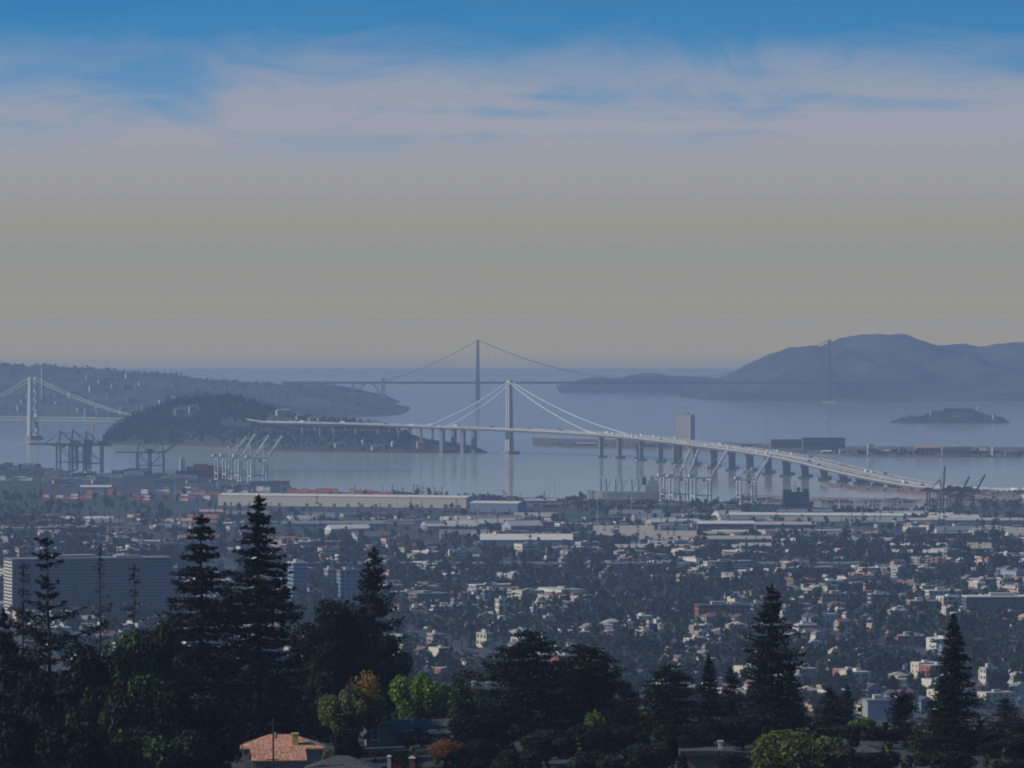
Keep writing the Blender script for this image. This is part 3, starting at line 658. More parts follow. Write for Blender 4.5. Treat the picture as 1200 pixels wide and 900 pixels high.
# ------------------------------------------------------------------ trees
def cards(P, Nrm, size, rng, asp=0.75, jit=0.35, axis=None):
    """leaf sprays: one small bent quad for every point"""
    n = len(P); Nrm = Nrm/np.maximum(np.linalg.norm(Nrm, axis=1), 1e-6)[:, None]
    a = rng.normal(size=(n, 3)) if axis is None else axis + rng.normal(size=(n, 3))*0.35
    a = a - (a*Nrm).sum(1)[:, None]*Nrm; a /= np.maximum(np.linalg.norm(a, axis=1), 1e-6)[:, None]
    b_ = np.cross(Nrm, a); sz = (np.asarray(size)*rng.uniform(0.6, 1.35, n))[:, None]
    q = []
    for i, j in ((-1, -0.35), (0.15, -1), (1, 0.3), (-0.1, 1)):
        q.append(P + a*sz*i*(1+rng.uniform(-jit, jit, (n, 1)))*0.6 + b_*sz*asp*j*(1+rng.uniform(-jit, jit, (n, 1)))*0.6 + Nrm*sz*rng.uniform(-0.25, 0.25, (n, 1)))
    return np.stack(q, 1).reshape(-1, 3)
def quad_mesh(name, V, m, col=None):
    V = np.ascontiguousarray(V, dtype=np.float32); n = len(V)//4
    me = bpy.data.meshes.new(name); me.vertices.add(len(V)); me.vertices.foreach_set('co', V.ravel())
    me.loops.add(len(V)); me.loops.foreach_set('vertex_index', np.arange(len(V), dtype=np.int32))
    me.polygons.add(n); me.polygons.foreach_set('loop_start', np.arange(0, len(V), 4, dtype=np.int32))
    me.materials.append(m)
    if col is not None:
        at = me.attributes.new('Col', 'FLOAT_COLOR', 'FACE'); c4 = np.ones((n, 4), np.float32); c4[:, :3] = col; at.data.foreach_set('color', c4.ravel())
    me.update(calc_edges=True); me.validate(); return me
def conifer(h, r, seed, prof='cone', t0=0.12, whorls=30, per=6, droop=0.15, rise=0.25, size=0.6, dens=1.0, ragged=0.35, flat=0.6, lean=0.0, width=0.30, trunk=None):
    rng = np.random.default_rng(seed); tm = MB(); rt = trunk or h*0.012+0.12
    tm.tube([(lean*h*(k/8)**2+0.12*math.sin(k*1.7+seed), 0.12*math.cos(k*2.1+seed), h*k/8) for k in range(9)], [rt*(1-0.93*k/8)+0.03 for k in range(9)], 7)
    PP, NN, AA, SZ = [], [], [], []
    for wi in range(whorls):
        t = t0+(1-t0)*(wi+rng.uniform(0, .7))/whorls; u = (t-t0)/(1-t0)
        if prof == 'cone': L_ = (1-u)**0.85
        elif prof == 'dense': L_ = min(1.0, (1-u)*2.1)**0.7*(0.88+0.12*math.sin(u*11+seed))
        elif prof == 'round': L_ = math.sqrt(max(0.0, 1-(u*1.02-0.15)**2/0.78))*0.95+0.05
        elif prof == 'flat': L_ = min(1.0, (1-u)*2.6+0.12)**0.6*(0.75+0.3*rng.random())
        elif prof == 'top': L_ = 0.25+0.75*math.sin(min(1, u*1.25)*math.pi)**0.6 if u < 0.9 else 0.3
        elif prof == 'pine': L_ = min(1.0, (1-u)*1.6+0.18)*(0.7+0.3*math.sin(u*13+1))
        else: L_ = 0.5+0.5*(1-u)
        npb = max(2, int(per*(0.75+0.5*rng.random())))
        a0 = rng.uniform(0, 6.28)
        for b_ in range(npb):
            if rng.random() < ragged*0.35: continue
            az = a0+6.283*b_/npb+rng.uniform(-.35, .35); l = r*L_*rng.uniform(1-ragged*.8, 1.15)+0.3
            z0 = h*t+rng.uniform(-.4, .4); d = np.array([math.cos(az), math.sin(az), 0]); sd = np.array([-d[1], d[0], 0])
            bx = lean*h*t*t
            cur = lambda s: np.array([bx, 0, z0])+d*l*s+np.array([0, 0, l*(-droop*s*1.6+rise*s*s)])
            tm.tube([tuple(cur(0)), tuple(cur(.5)), tuple(cur(.97))], [0.022*l+.03, 0.014*l+.02, 0.012], 3, close=False)
            n = max(3, int(dens*l*9.0/size*0.6))
            s_ = 1-rng.random(n)**1.25*0.88; wid = width*l*np.sin(np.clip(s_, .12, 1)**0.8*2.6)+0.10
            lat = rng.uniform(-1, 1, n)*wid
            P = np.stack([cur(x) for x in s_]) + sd*lat[:, None] + np.stack([np.zeros(n), np.zeros(n), -np.abs(lat)*0.35+rng.normal(0, 0.12+0.05*l*(1-flat), n)], 1)
            PP.append(P); AA.append(np.tile(d, (n, 1))+sd*(lat/np.maximum(wid, .1))[:, None]*0.8)
            NN.append(np.array([0, 0, 1.0])+rng.normal(0, 0.75-0.4*flat, (n, 3))); SZ.append(np.full(n, size)*(0.75+0.25*(1-s_)))
    P = np.concatenate(PP); k = rng.random(len(P)) < 2
    # leader tuft
    n = 30; zt = rng.uniform(.94, 1.005, n)*h; P2 = np.stack([lean*zt*zt/h+rng.normal(0, .25, n)*(1-zt/h+.02)*12, rng.normal(0, .25, n)*(1-zt/h+.02)*12, zt], 1)
    P = np.concatenate([P, P2]); NN.append(rng.normal(size=(n, 3))); AA.append(np.tile([0, 0, 1.0], (n, 1))); SZ.append(np.full(n, size*.7))
    return tm, cards(P, np.concatenate(NN), np.concatenate(SZ), rng, axis=np.concatenate(AA), asp=0.5)
def broad(h, r, seed, lobes=18, size=0.42, n=5000, base=0.28, flat=1.0, loose=0.25, trunk=None, lr=(.26, .46)):
    rng = np.random.default_rng(seed); tm = MB(); rt = trunk or 0.02*h+0.1
    top = (0.1*math.sin(seed), 0.1*math.cos(seed), h*max(base, 0.12))
    tm.tube([(0,0,0), (0.03*h*math.sin(seed*3), 0, h*base*0.5), top], [rt*1.25, rt, rt*0.8], 7)
    C_, Rr = [], []
    zc = h*(base+1)/2; hz_ = h*(1-base)/2
    for i in range(lobes):
        v = rng.normal(size=3); v /= np.linalg.norm(v); q = rng.uniform(.35, .78)
        c = np.array([v[0]*r*q, v[1]*r*q, zc+v[2]*hz_*q]); C_.append(c); Rr.append(r*rng.uniform(*lr))
        p = Vector(top); e_ = Vector(c); md = p.lerp(e_, .5)+Vector((0, 0, -.04*h))
        tm.tube([p, md, e_], [rt*.45, rt*.25, rt*.08], 4, close=False)
    C_ = np.array(C_); Rr = np.array(Rr); w_ = Rr**2/np.sum(Rr**2); idx = rng.choice(lobes, n, p=w_)
    v = rng.normal(size=(n, 3)); v /= np.linalg.norm(v, axis=1)[:, None]
    rad = Rr[idx]*(1-loose+loose*1.5*rng.random(n)**1.5); P = C_[idx]+v*rad[:, None]*np.array([1, 1, flat*min(1.2, hz_/r+0.2)])
    P[:, 2] = np.minimum(P[:, 2], h*1.01)
    return tm, cards(P, v+rng.normal(0, .55, (n, 3)), np.full(n, size), rng)
TT = {}
def template(key, tc_, leaf, bark='bark'):
    tm, V = tc_; TT[key] = (tm.mesh('trunk', M[bark]), {}, V, leaf)
def tree(key, name, label, loc, h, r=None, group=None, leaf=None, rz=None, cat='tree'):
    """one tree; h and r in metres against the template's own size"""
    tr, cache, V, lf = TT[key]; lf = leaf or lf
    if lf not in cache: cache[lf] = quad_mesh('crown', V, M['leaf_'+lf])
    h0 = SIZE[key][0]; r0 = SIZE[key][1]; sz = h/h0; sr = (r/r0) if r else sz
    t = thing(name, label, cat, loc, R.uniform(0, 6.28) if rz is None else rz, group, (sr, sr, sz))
    link('trunk', tr, t); link('crown', cache[lf], t)
    return t
SIZE = dict(redwood=(46, 6.6), redwood_wide=(44, 8.0), fir=(30, 6.0), fir_b=(28, 6.5), fir_c=(26, 5.0), cedar=(22, 8.5), cedar_b=(20, 8.0), sparse=(38, 4.2), sparse_b=(36, 4.0), pine=(40, 8.0), cypress=(16, 4.0), oak_tall=(30, 7.5), oak=(18, 8), oak_b=(16, 7), bush=(7, 5), leafy=(14, 7), wispy=(12, 5),
            c_round=(11, 5), c_round_b=(10, 5.5), c_tall=(17, 4.5), c_con=(19, 4.0), c_palm=(13, 3.0))
template('redwood', conifer(46, 6.6, 1, 'dense', 0.10, 38, 9, 0.22, 0.32, 0.80, 1.6, 0.42, 0.72, width=0.24), 'black')
template('redwood_wide', conifer(44, 8.0, 2, 'dense', 0.10, 31, 9, 0.08, 0.14, 0.80, 1.6, 0.5, 0.75, width=0.24), 'black')
template('fir', conifer(30, 6.0, 3, 'cone', 0.05, 34, 9, 0.16, 0.20, 0.66, 1.35, 0.5, 0.5, width=0.30), 'dark')
template('fir_b', conifer(28, 6.5, 4, 'cone', 0.05, 32, 9, 0.10, 0.16, 0.66, 1.5, 0.45, 0.5, width=0.32), 'dark')
template('fir_c', conifer(26, 5.0, 14, 'dense', 0.05, 32, 8, 0.05, 0.25, 0.66, 1.35, 0.65, 0.45, width=0.34), 'black')
template('cedar', conifer(22, 8.5, 5, 'flat', 0.18, 17, 10, 0.0, 0.03, 0.70, 1.7, 0.40, 0.85, width=0.34, trunk=0.45), 'dark')
template('cedar_b', conifer(20, 8.0, 6, 'round', 0.12, 22, 10, 0.0, 0.02, 0.70, 1.7, 0.40, 0.75, width=0.34, trunk=0.45), 'dark')
template('sparse', conifer(38, 4.2, 7, 'top', 0.30, 22, 4, 0.0, 0.18, 0.5, 0.42, 0.70, 0.4, width=0.18, trunk=0.42), 'black')
template('sparse_b', conifer(36, 4.0, 8, 'top', 0.22, 26, 4, 0.1, 0.1, 0.5, 0.7, 0.65, 0.4, width=0.2, trunk=0.36), 'black')
template('pine', conifer(40, 8.0, 9, 'pine', 0.16, 20, 6, 0.02, 0.34, 0.75, 1.6, 0.5, 0.6, lean=-0.03, width=0.16, trunk=0.5), 'black')
template('cypress', conifer(16, 4.0, 10, 'rag', 0.12, 18, 8, -0.25, 0.25, 0.55, 1.6, 0.5, 0.3, width=0.35), 'black')
template('oak', broad(18, 8, 11, 24, 0.60, 9500, 0.22, lr=(.22, .38)), 'dark')
template('oak_b', broad(16, 7, 12, 20, 0.58, 8500, 0.12, lr=(.22, .40)), 'dark')
template('oak_tall', broad(30, 7.5, 17, 44, 0.62, 15000, 0.10, lr=(.26, .44)), 'dark')
template('bush', broad(7, 5, 13, 18, 0.40, 5200, 0.03), 'olive')
template('leafy', broad(14, 7, 15, 22, 0.46, 8000, 0.15, loose=0.22, lr=(.2, .36)), 'bright')
template('wispy', broad(12, 5, 16, 24, 0.36, 5200, 0.2, loose=0.6), 'gold')
template('c_round', broad(11, 5, 21, 9, 1.15, 560, 0.12), 'city')
template('c_round_b', broad(10, 5.5, 22, 11, 1.15, 620, 0.1), 'city')
template('c_tall', broad(17, 4.5, 23, 14, 1.2, 600, 0.12), 'city')
template('c_con', conifer(19, 4.0, 24, 'cone', 0.05, 16, 7, 0.12, 0.1, 1.2, 1.1, 0.35, 0.5, width=0.34), 'city')
template('c_palm', conifer(13, 3.0, 25, 'flat', 0.82, 3, 8, 0.2, -0.2, 0.8, 0.8, 0.2, 0.5, width=0.2, trunk=0.25), 'city')
stuff_tpl = []
for sd in range(6):
    tm_, V_ = broad(9+sd, 4.2+0.4*(sd % 3), 40+sd, 7, 2.3, 76, 0.04); stuff_tpl.append(V_)
tm_, V_ = conifer(18, 3.8, 47, 'cone', 0.05, 8, 4, 0.12, 0.1, 2.4, 0.7, 0.3, 0.5, width=0.3); stuff_tpl.append(V_)
def stuff_trees(name, pts, label, seed=3):
    """pts: x, y, z, scale, colour key"""
    rng = np.random.default_rng(seed); VV, CC = [], []
    for x, y, z, s, ck in pts:
        V = stuff_tpl[int(rng.integers(len(stuff_tpl)))] if ck != 'con' else stuff_tpl[-1]
        a = rng.uniform(0, 6.28); c, sn = math.cos(a), math.sin(a)
        VV.append(np.stack([(V[:, 0]*c-V[:, 1]*sn)*s+x, (V[:, 0]*sn+V[:, 1]*c)*s+y, V[:, 2]*s+z], 1))
        base = np.array(LEAF[ck if ck in LEAF else 'city'])*rng.uniform(.7, 1.35); CC.append(np.tile(base, (len(V)//4, 1)))
    o = link(name, quad_mesh(name, np.concatenate(VV), M['leaf_stuff'], np.concatenate(CC))); o['kind'] = 'stuff'; o['label'] = label
    return o
def stuff_buildings(name, items, label, seed=4):
    """items: x, y, z, w, d, h, rz, wall colour, roof colour, gable; walls and roof as plain solids with a roof overhang"""
    m = MB(); CC = []
    for x, y, z, w_, d, h, a, wc, rc, gb in items:
        c, s = math.cos(a), math.sin(a); q = MB()
        if gb:
            q.gwall(-w_/2, w_/2, -d/2, d/2, -2, h, h+d*0.22); nf = len(q.f); q.gable(-w_/2, w_/2, -d/2, d/2, h, h+d*0.22+.1, 0.4, 0.3)
        else:
            q.box(-w_/2, w_/2, -d/2, d/2, -2, h); nf = len(q.f); q.box(-w_/2-.2, w_/2+.2, -d/2-.2, d/2+.2, h-.3, h+.5)
            if w_ > 14: q.box(-w_*.2, w_*.05, -d*.2, d*.1, h+.4, h+2.2)
        nw = len(q.f)-nf
        # a band of darker windows, set proud of the long walls
        if h > 4:
            for fl in range(int(h//3.2)):
                zc = 1.0+fl*3.2
                q.box(-w_*.4, w_*.4, -d/2-.06, d/2+.06, zc, zc+1.1); q.box(-w_/2-.06, w_/2+.06, -d*.36, d*.36, zc, zc+1.1)
        ng = len(q.f)-nf-nw
        m.add([(p[0]*c-p[1]*s+x, p[0]*s+p[1]*c+y, p[2]+z) for p in q.v], q.f); CC += [wc]*nf+[rc]*nw+[(0.05, 0.055, 0.065)]*ng
    me = m.mesh(name, M['building_stuff']); at = me.attributes.new('Col', 'FLOAT_COLOR', 'FACE'); c4 = np.ones((len(CC), 4), np.float32); c4[:, :3] = np.array(CC); at.data.foreach_set('color', c4.ravel())
    o = link(name, me); o['kind'] = 'stuff'; o['label'] = label; return o

# ------------------------------------------------------------------ featured buildings of the city
WMESH = {}
def wmesh(w_, h_, m):
    k = (round(w_, 2), round(h_, 2), m)
    if k not in WMESH: WMESH[k] = MB().box(-w_/2, w_/2, -0.12, 0.10, -h_/2, h_/2).mesh('window', M[m])
    return WMESH[k]
OCC = set()
def occupy(x, y, w_, d, pad=6):
    for i in range(int((x-w_/2-pad)//8), int((x+w_/2+pad)//8)+1):
        for j in range(int((y-d/2-pad)//8), int((y+d/2+pad)//8)+1): OCC.add((i, j))
def free(x, y, r): return not any((i, j) in OCC for i in range(int((x-r)//8), int((x+r)//8)+1) for j in range(int((y-r)//8), int((y+r)//8)+1))
def block(px0, px1, pyt, pyb, label, name='office_building', cat='building', wall='white', roof='pale', depth=18, rz=0.0, style='grid', floors=None, cols=None, glass='glass', end=None, group=None):
    """flat-roofed building whose front is seen between the given picture columns and heights"""
    pc = (px0+px1)/2; D = groundD(pc, pyb); w_ = (px1-px0)*D/F; h = (pyb-pyt)*D/F; x = X(pc, D); z = zg(x, D)
    if rz: w_ = max(6, (w_-abs(math.sin(rz))*depth)/math.cos(rz))
    t = thing(name, label, cat, (x, D+depth/2, z), rz, group); occupy(x, D+depth/2, w_+6, depth+10)
    part('wall', MB().box(-w_/2, w_/2, -depth/2, depth/2, -3, h), M['wall_'+wall], t)
    rf = part('roof', MB().box(-w_/2-.3, w_/2+.3, -depth/2-.3, depth/2+.3, h-.2, h+.7), M['roof_'+roof], t)
    part('roof_plant', MB().box(-w_*.22, w_*.04, -depth*.2, depth*.2, h+.7, h+3.2), M['roof_pale'], rf)
    part('roof_plant', MB().box(w_*.16, w_*.32, -depth*.25, depth*.1, h+.7, h+2.3), M['wall_grey'], rf)
    if end: part('painted_sun_end', MB().box(-w_/2-.06, -w_/2+.3, -depth/2-.05, depth/2+.05, -3, h-.3), M['wall_'+end], t)  # paler panel puts the sunlight on the left end into its colour
    nf = floors or max(1, int(h/3.6)); fh = h/nf
    if style == 'band':
        for k in range(nf):
            part('window_band', MB().box(-w_/2+.8, w_/2-.8, -depth/2-.08, -depth/2+.1, k*fh+fh*.38, k*fh+fh*.86), M[glass], t)
            for sgn in (-1,): part('window_band', MB().box(-w_/2-.08, -w_/2+.1, -depth/2+.8, depth/2-.8, k*fh+fh*.38, k*fh+fh*.86), M[glass], t)
    elif style == 'grid':
        nc_ = cols or max(2, int(w_/4.2)); cw = w_/nc_; me = wmesh(cw*.55, fh*.5, glass)
        for k in range(nf):
            for i in range(nc_): link('window', me, t, (-w_/2+cw*(i+.5), -depth/2, k*fh+fh*.58))
        nd = max(1, int(depth/4.5)); dw = depth/nd; me2 = wmesh(dw*.5, fh*.5, glass)
        for k in range(nf):
            for i in range(nd): link('window', me2, t, (-w_/2, -depth/2+dw*(i+.5), k*fh+fh*.58), math.pi/2)
    return t
def warehouse(px0, px1, pyt, pyb, label, wall='cream', roof='pale', depth=40, rz=0.0, doors=True, gable_h=2.5, name='warehouse'):
    pc = (px0+px1)/2; D = groundD(pc, pyb); w_ = (px1-px0)*D/F/math.cos(rz); h = max(3.0, (pyb-pyt)*D/F); x = X(pc, D); z = zg(x, D)
    t = thing(name, label, 'warehouse', (x, D+depth/2, z), rz); [occupy(x+w_*q*math.cos(rz), D+depth/2+w_*q*math.sin(rz), w_/8+12, depth+18) for q in np.linspace(-.45, .45, 9)]
    part('wall', MB().gwall(-w_/2, w_/2, -depth/2, depth/2, -2, h, h+gable_h), M['wall_'+wall], t)
    part('roof', MB().gable(-w_/2, w_/2, -depth/2, depth/2, h, h+gable_h+.2, 0.6, 0.4), M['roof_'+roof], t)
    if doors:
        n = max(3, int(w_/22)); me = MB().box(-2.6, 2.6, -.12, .1, 0, min(5.0, h*.6)).mesh('loading_door', M['wall_darkgrey'])
        for i in range(n):
            if R.random() < 0.8: link('loading_door', me, t, (-w_/2+w_*(i+.5)/n, -depth/2, 0))
    n = max(2, int(w_/28)); me = MB().box(-1.6, 1.6, -1.2, 1.2, 0, 1.0).mesh('roof_vent', M['wall_grey'])
    for i in range(n): link('roof_vent', me, t, (-w_/2+w_*(i+.5)/n, -depth*.12, h+gable_h*.74))
    return t
# far industrial strip, back to front
warehouse(258, 552, 582, 594, 'very long cream warehouse in front of the red container blocks', 'cream', 'white', 40, -.35)
warehouse(556, 612, 590, 600, 'blue-grey warehouse following the very long cream warehouse', 'blue', 'white', 40, -.35)
warehouse(615, 652, 587, 592, 'low pale shed beside the waterfront rail yard', 'pale', 'pale', 30)
warehouse(572, 604, 592, 597, 'small cream shed at the end of the long cream warehouse', 'cream', 'pale', 30)
warehouse(856, 1060, 604, 611, 'long white warehouse along the narrow harbour channel', 'white', 'white', 40, -.2)
warehouse(1062, 1118, 604, 610, 'white warehouse below the dark dockside cranes', 'white', 'white', 40)
warehouse(1066, 1260, 610, 616, 'long pale shed running right from the dark dockside cranes', 'pale', 'pale', 40)
warehouse(906, 976, 600, 605, 'grey flat shed behind the long white warehouse', 'grey', 'grey', 40, doors=False)
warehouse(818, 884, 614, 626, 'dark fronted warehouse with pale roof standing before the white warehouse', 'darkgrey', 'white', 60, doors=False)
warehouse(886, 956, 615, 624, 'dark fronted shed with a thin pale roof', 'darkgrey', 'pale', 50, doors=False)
warehouse(700, 822, 628, 634, 'broad low warehouse with pinkish tan roof', 'tan', 'tan', 110, gable_h=4)
warehouse(750, 905, 632, 640, 'dark walled warehouse with long pale tan roof', 'brown', 'tan', 70, doors=False)
warehouse(722, 866, 642, 648, 'long low depot with bright pale roof', 'grey', 'pale', 50)
warehouse(868, 930, 640, 646, 'tan depot beside the long low depot', 'tan', 'pale', 40)
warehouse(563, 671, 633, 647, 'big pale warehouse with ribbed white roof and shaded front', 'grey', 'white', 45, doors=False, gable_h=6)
warehouse(1040, 1110, 640, 645, 'cream shed with bright roof on the flats', 'cream', 'white', 36)
warehouse(1043, 1102, 648, 654, 'pale shed with white roof and dark doors', 'pale', 'white', 36)
warehouse(1135, 1162, 643, 654, 'tan barn-like hall with steep roof', 'tan', 'tan', 20, gable_h=6, doors=False)
warehouse(905, 932, 634, 642, 'small bright white shed beside the dark warehouses', 'white', 'white', 30, doors=False)
warehouse(585, 608, 610, 615, 'pale pink shed near the freeway', 'pink', 'pink', 30)
warehouse(500, 560, 617, 624, 'grey depot with a pale parapet', 'grey', 'pale', 40)
warehouse(232, 262, 600, 605, 'pinkish low shed among the dark trees', 'pink', 'pink', 40, doors=False)
warehouse(94, 130, 571, 578, 'pale yard building beside the rail sidings', 'pale', 'white', 30)
warehouse(330, 450, 614, 623, 'long dark blue-grey shed behind the tree belt', 'blue', 'grey', 60, doors=False)
# offices and towers
block(3, 200, 655, 722, 'huge dark glass office slab with sunlight coloured into its end wall', wall='darkgrey', roof='grey', depth=34, rz=0.30, style='band', glass='glass_blue', floors=17, end='cream')
block(16, 40, 642, 660, 'small rust coloured tower behind the glass office slab', wall='pink', roof='dark', depth=20, rz=0.3)
block(336, 360, 660, 714, 'blue-grey striped office tower with pale cap', wall='blue', roof='white', depth=24, rz=0.25, style='band', glass='glass_blue')
block(379, 392, 668, 712, 'narrow dark apartment tower', wall='grey', roof='pale', depth=16, rz=0.25)
block(393, 424, 669, 712, 'blue-grey apartment tower with rust coloured penthouse', wall='blue', roof='terracotta', depth=18, rz=0.25)
block(352, 378, 694, 712, 'white mid-rise block between the two towers', wall='white', roof='pale', depth=20, rz=0.25)
block(505, 542, 711, 724, 'pale long office with rows of square windows', wall='white', roof='white', depth=16, rz=0.2, floors=3)
block(543, 575, 713, 725, 'pale office with dark windows joined to the long office', wall='pale', roof='white', depth=16, rz=0.2, floors=3)
block(475, 500, 713, 724, 'cream flat-roofed hall with bright roof', wall='cream', roof='pale', depth=20, rz=0.25, style='none')
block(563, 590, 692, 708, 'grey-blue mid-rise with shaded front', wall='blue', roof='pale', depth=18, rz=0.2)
block(580, 597, 703, 722, 'white corner tower block', wall='white', roof='pale', depth=12, rz=0.3)
block(572, 610, 727, 738, 'open parking structure with dark decks', wall='pale', roof='pale', depth=30, rz=0.2, style='band', floors=3)
block(624, 640, 706, 720, 'cream stair tower of the stepped white flats', wall='cream', roof='white', depth=12, rz=0.3, floors=4)
for i, px in enumerate((627, 636, 645, 654)):
    block(px-4, px+4, 713, 724, 'narrow white bay of the stepped flats beside the cream stair tower', wall='white', roof='white', depth=9, rz=0.3, floors=3, cols=2, name='apartment_block', group='bays of the stepped flats')
block(660, 695, 706, 724, 'dark blue glass block beside the stepped white flats', wall='darkgrey', roof='grey', depth=26, rz=0.2, style='band', glass='glass_blue')
block(745, 765, 740, 757, 'sunlit cream apartment building with arched upper windows', wall='cream', roof='pale', depth=16, rz=0.35, floors=4, name='apartment_block')
block(727, 741, 737, 748, 'small cream stucco block left of the arched apartments', wall='cream', roof='pale', depth=12, rz=0.35, name='apartment_block')
block(754, 768, 732, 742, 'pink stucco block behind the arched apartments', wall='pink', roof='terracotta', depth=14, rz=0.35, name='apartment_block')
block(779, 800, 741, 750, 'white garage block with a dark opening', wall='white', roof='white', depth=14, rz=0.3, style='band', floors=1, name='apartment_block')
block(561, 575, 743, 758, 'bright cream stucco block with blank sunlit wall', wall='cream', roof='pale', depth=16, rz=0.5, name='apartment_block')
block(500, 522, 744, 755, 'orange-tan stucco block with flat roof', wall='pink', roof='tan', depth=16, rz=0.3, name='apartment_block')
block(960, 1007, 697, 716, 'grand pale hall with red tiled roof and tall windows', wall='tan', roof='terracotta', depth=22, rz=0.12, floors=4)
block(1018, 1044, 697, 712, 'grey office beside the red-roofed hall', wall='grey', roof='pale', depth=18, rz=0.12, style='band')
block(1085, 1128, 693, 714, 'white institutional building with many rows of small windows', wall='white', roof='white', depth=20, rz=0.15, floors=5)
block(1064, 1098, 705, 722, 'brown brick block with pale roof edge', wall='brick', roof='pale', depth=20, rz=0.1, style='none')
block(1130, 1240, 700, 728, 'long dark office complex with pale bands and white penthouses', wall='darkgrey', roof='white', depth=30, rz=0.06, style='band', floors=7, glass='glass_blue')
block(1170, 1190, 678, 692, 'white stepped block behind the long dark office complex', wall='white', roof='white', depth=16, rz=0.3)
block(815, 880, 710, 730, 'dark red brick mill building with many bays', wall='brick', roof='dark', depth=26, rz=0.1)
block(880, 895, 708, 722, 'grey annex of the red brick mill', wall='grey', roof='pale', depth=20, rz=0.1)
block(930, 960, 733, 744, 'white low clinic with flat roof', wall='white', roof='white', depth=20, rz=0.2, style='band', floors=2)
block(1050, 1085, 746, 757, 'red-brown flats with pale roof edge', wall='brick', roof='pale', depth=18, rz=0.1, floors=3, name='apartment_block')
block(1013, 1052, 822, 846, 'pale concrete hall seen over the hill crest', wall='grey', roof='grey', depth=20, rz=0.1, style='none')
block(1150, 1170, 784, 806, 'white house tower rising behind the tall fir', wall='white', roof='pale', depth=10, rz=0.3, name='apartment_block')
def tank(px, py, rpx, label):
    D = groundD(px, py); r = rpx*D/F; x = X(px, D); t = thing('storage_tank', label, 'tank', (x, D, zg(x, D))); occupy(x, D, 2*r, 2*r)
    part('shell', MB().tube([(0,0,-1),(0,0,r*1.5)], r, 20), M['wall_white'], t); part('dome', MB().tube([(0,0,r*1.5),(0,0,r*1.75),(0,0,r*1.9)], [r, r*.6, 0.1], 20), M['roof_white'], t)
tank(974, 680, 3.4, 'small round white tank among the trees'); tank(1008, 677, 5.0, 'large white domed tank among the trees')

# island block of flats, hangars and low buildings
D = DW(524, 3.5)+350; x = X(803, D)
t = thing('apartment_tower', 'tall pale apartment tower on the flat island behind the bridge', 'building', (x, D, 3.4), -0.42)
part('wall', MB().box(-19, 19, -13, 13, -1, 68), M['wall_white'], t); rf = part('roof', MB().box(-19.4, 19.4, -13.4, 13.4, 67.5, 69), M['roof_tan'], t); part('roof_plant', MB().box(-6, 8, -5, 5, 69, 73), M['wall_grey'], rf)
for k in range(19):
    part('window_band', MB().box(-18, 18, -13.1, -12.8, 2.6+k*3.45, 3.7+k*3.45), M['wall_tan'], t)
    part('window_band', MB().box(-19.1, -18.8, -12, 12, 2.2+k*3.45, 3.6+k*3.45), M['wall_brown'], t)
for i in range(5): part('facade_pier', MB().box(-19.3+i*9.3, -18.1+i*9.3, -13.5, -13.0, -1, 68), M['wall_white'], t)
def isl(px0, px1, pyt, dd, label, wall, roof, cat='building', name='hangar', depth=40, gable_=False, band=False):
    pc = (px0+px1)/2; Dn = DW(float(np.interp(pc, [625,760,860,1000,1400], [523.5,527,530,535.5,538])), 0)+dd; w_ = (px1-px0)*Dn/F; h = max(4, Z(pyt, Dn)-3.5)
    t = thing(name, label, cat, (X(pc, Dn), Dn+depth/2, 3.4), 0.04)
    if gable_:
        part('wall', MB().gwall(-w_/2, w_/2, -depth/2, depth/2, -1, h*.7, h), M['wall_'+wall], t); part('roof', MB().gable(-w_/2, w_/2, -depth/2, depth/2, h*.7, h+.3, .5, .4), M['roof_'+roof], t)
    else:
        part('wall', MB().box(-w_/2, w_/2, -depth/2, depth/2, -1, h), M['wall_'+wall], t); part('roof', MB().box(-w_/2-.5, w_/2+.5, -depth/2-.5, depth/2+.5, h-.3, h+.8), M['roof_'+roof], t)
    me = wmesh(w_/14, h*.35, 'glass')
    for i in range(10): link('window', me, t, (-w_/2+w_*(i+.5)/10, -depth/2, h*.45))
isl(941, 990, 513.5, 420, 'large dark hangar with flat roof on the flat island', 'darkgrey', 'dark')
isl(903, 940, 515, 440, 'brownish hangar beside the large dark hangar', 'brown', 'tan')
isl(852, 882, 521, 300, 'low dark shed near the apartment tower on the flat island', 'darkgrey', 'grey', name='shed')
for i, (a, b_, y_, wl_, rf_, lb) in enumerate(((675, 698, 519, 'tan', 'pale', 'domed tan hall at the tip of the flat island'), (752, 782, 519, 'cream', 'white', 'cream row seen under the bridge deck'), (806, 826, 521, 'cream', 'pale', 'cream low block seen between the bridge piers'), (828, 850, 524, 'white', 'white', 'white low block seen between the bridge piers'),
        (963, 975, 528, 'pale', 'white', 'pale shore hut below the dark hangar'), (984, 991, 527, 'white', 'white', 'white cabin right of the dark hangar'), (1020, 1042, 527, 'cream', 'pink', 'cream and pink shore house in the tree belt'), (1017, 1024, 520.5, 'white', 'white', 'white roofed hall above the tree belt'), (1073, 1100, 521, 'pink', 'pink', 'pinkish low barracks behind the island trees'), (1104, 1138, 524, 'tan', 'tan', 'tan barracks on the island shore'), (1148, 1156, 526, 'pink', 'tan', 'small pink house on the island shore'), (1163, 1173, 524, 'white', 'white', 'white tank house near the end of the tree belt'), (1178, 1196, 528, 'tan', 'terracotta', 'tan house with red roof at the end of the tree belt'))):
    isl(a, b_, y_, 40+R.random()*60, lb, wl_, rf_, name='island_house', depth=16, gable_=(i % 2 == 0))
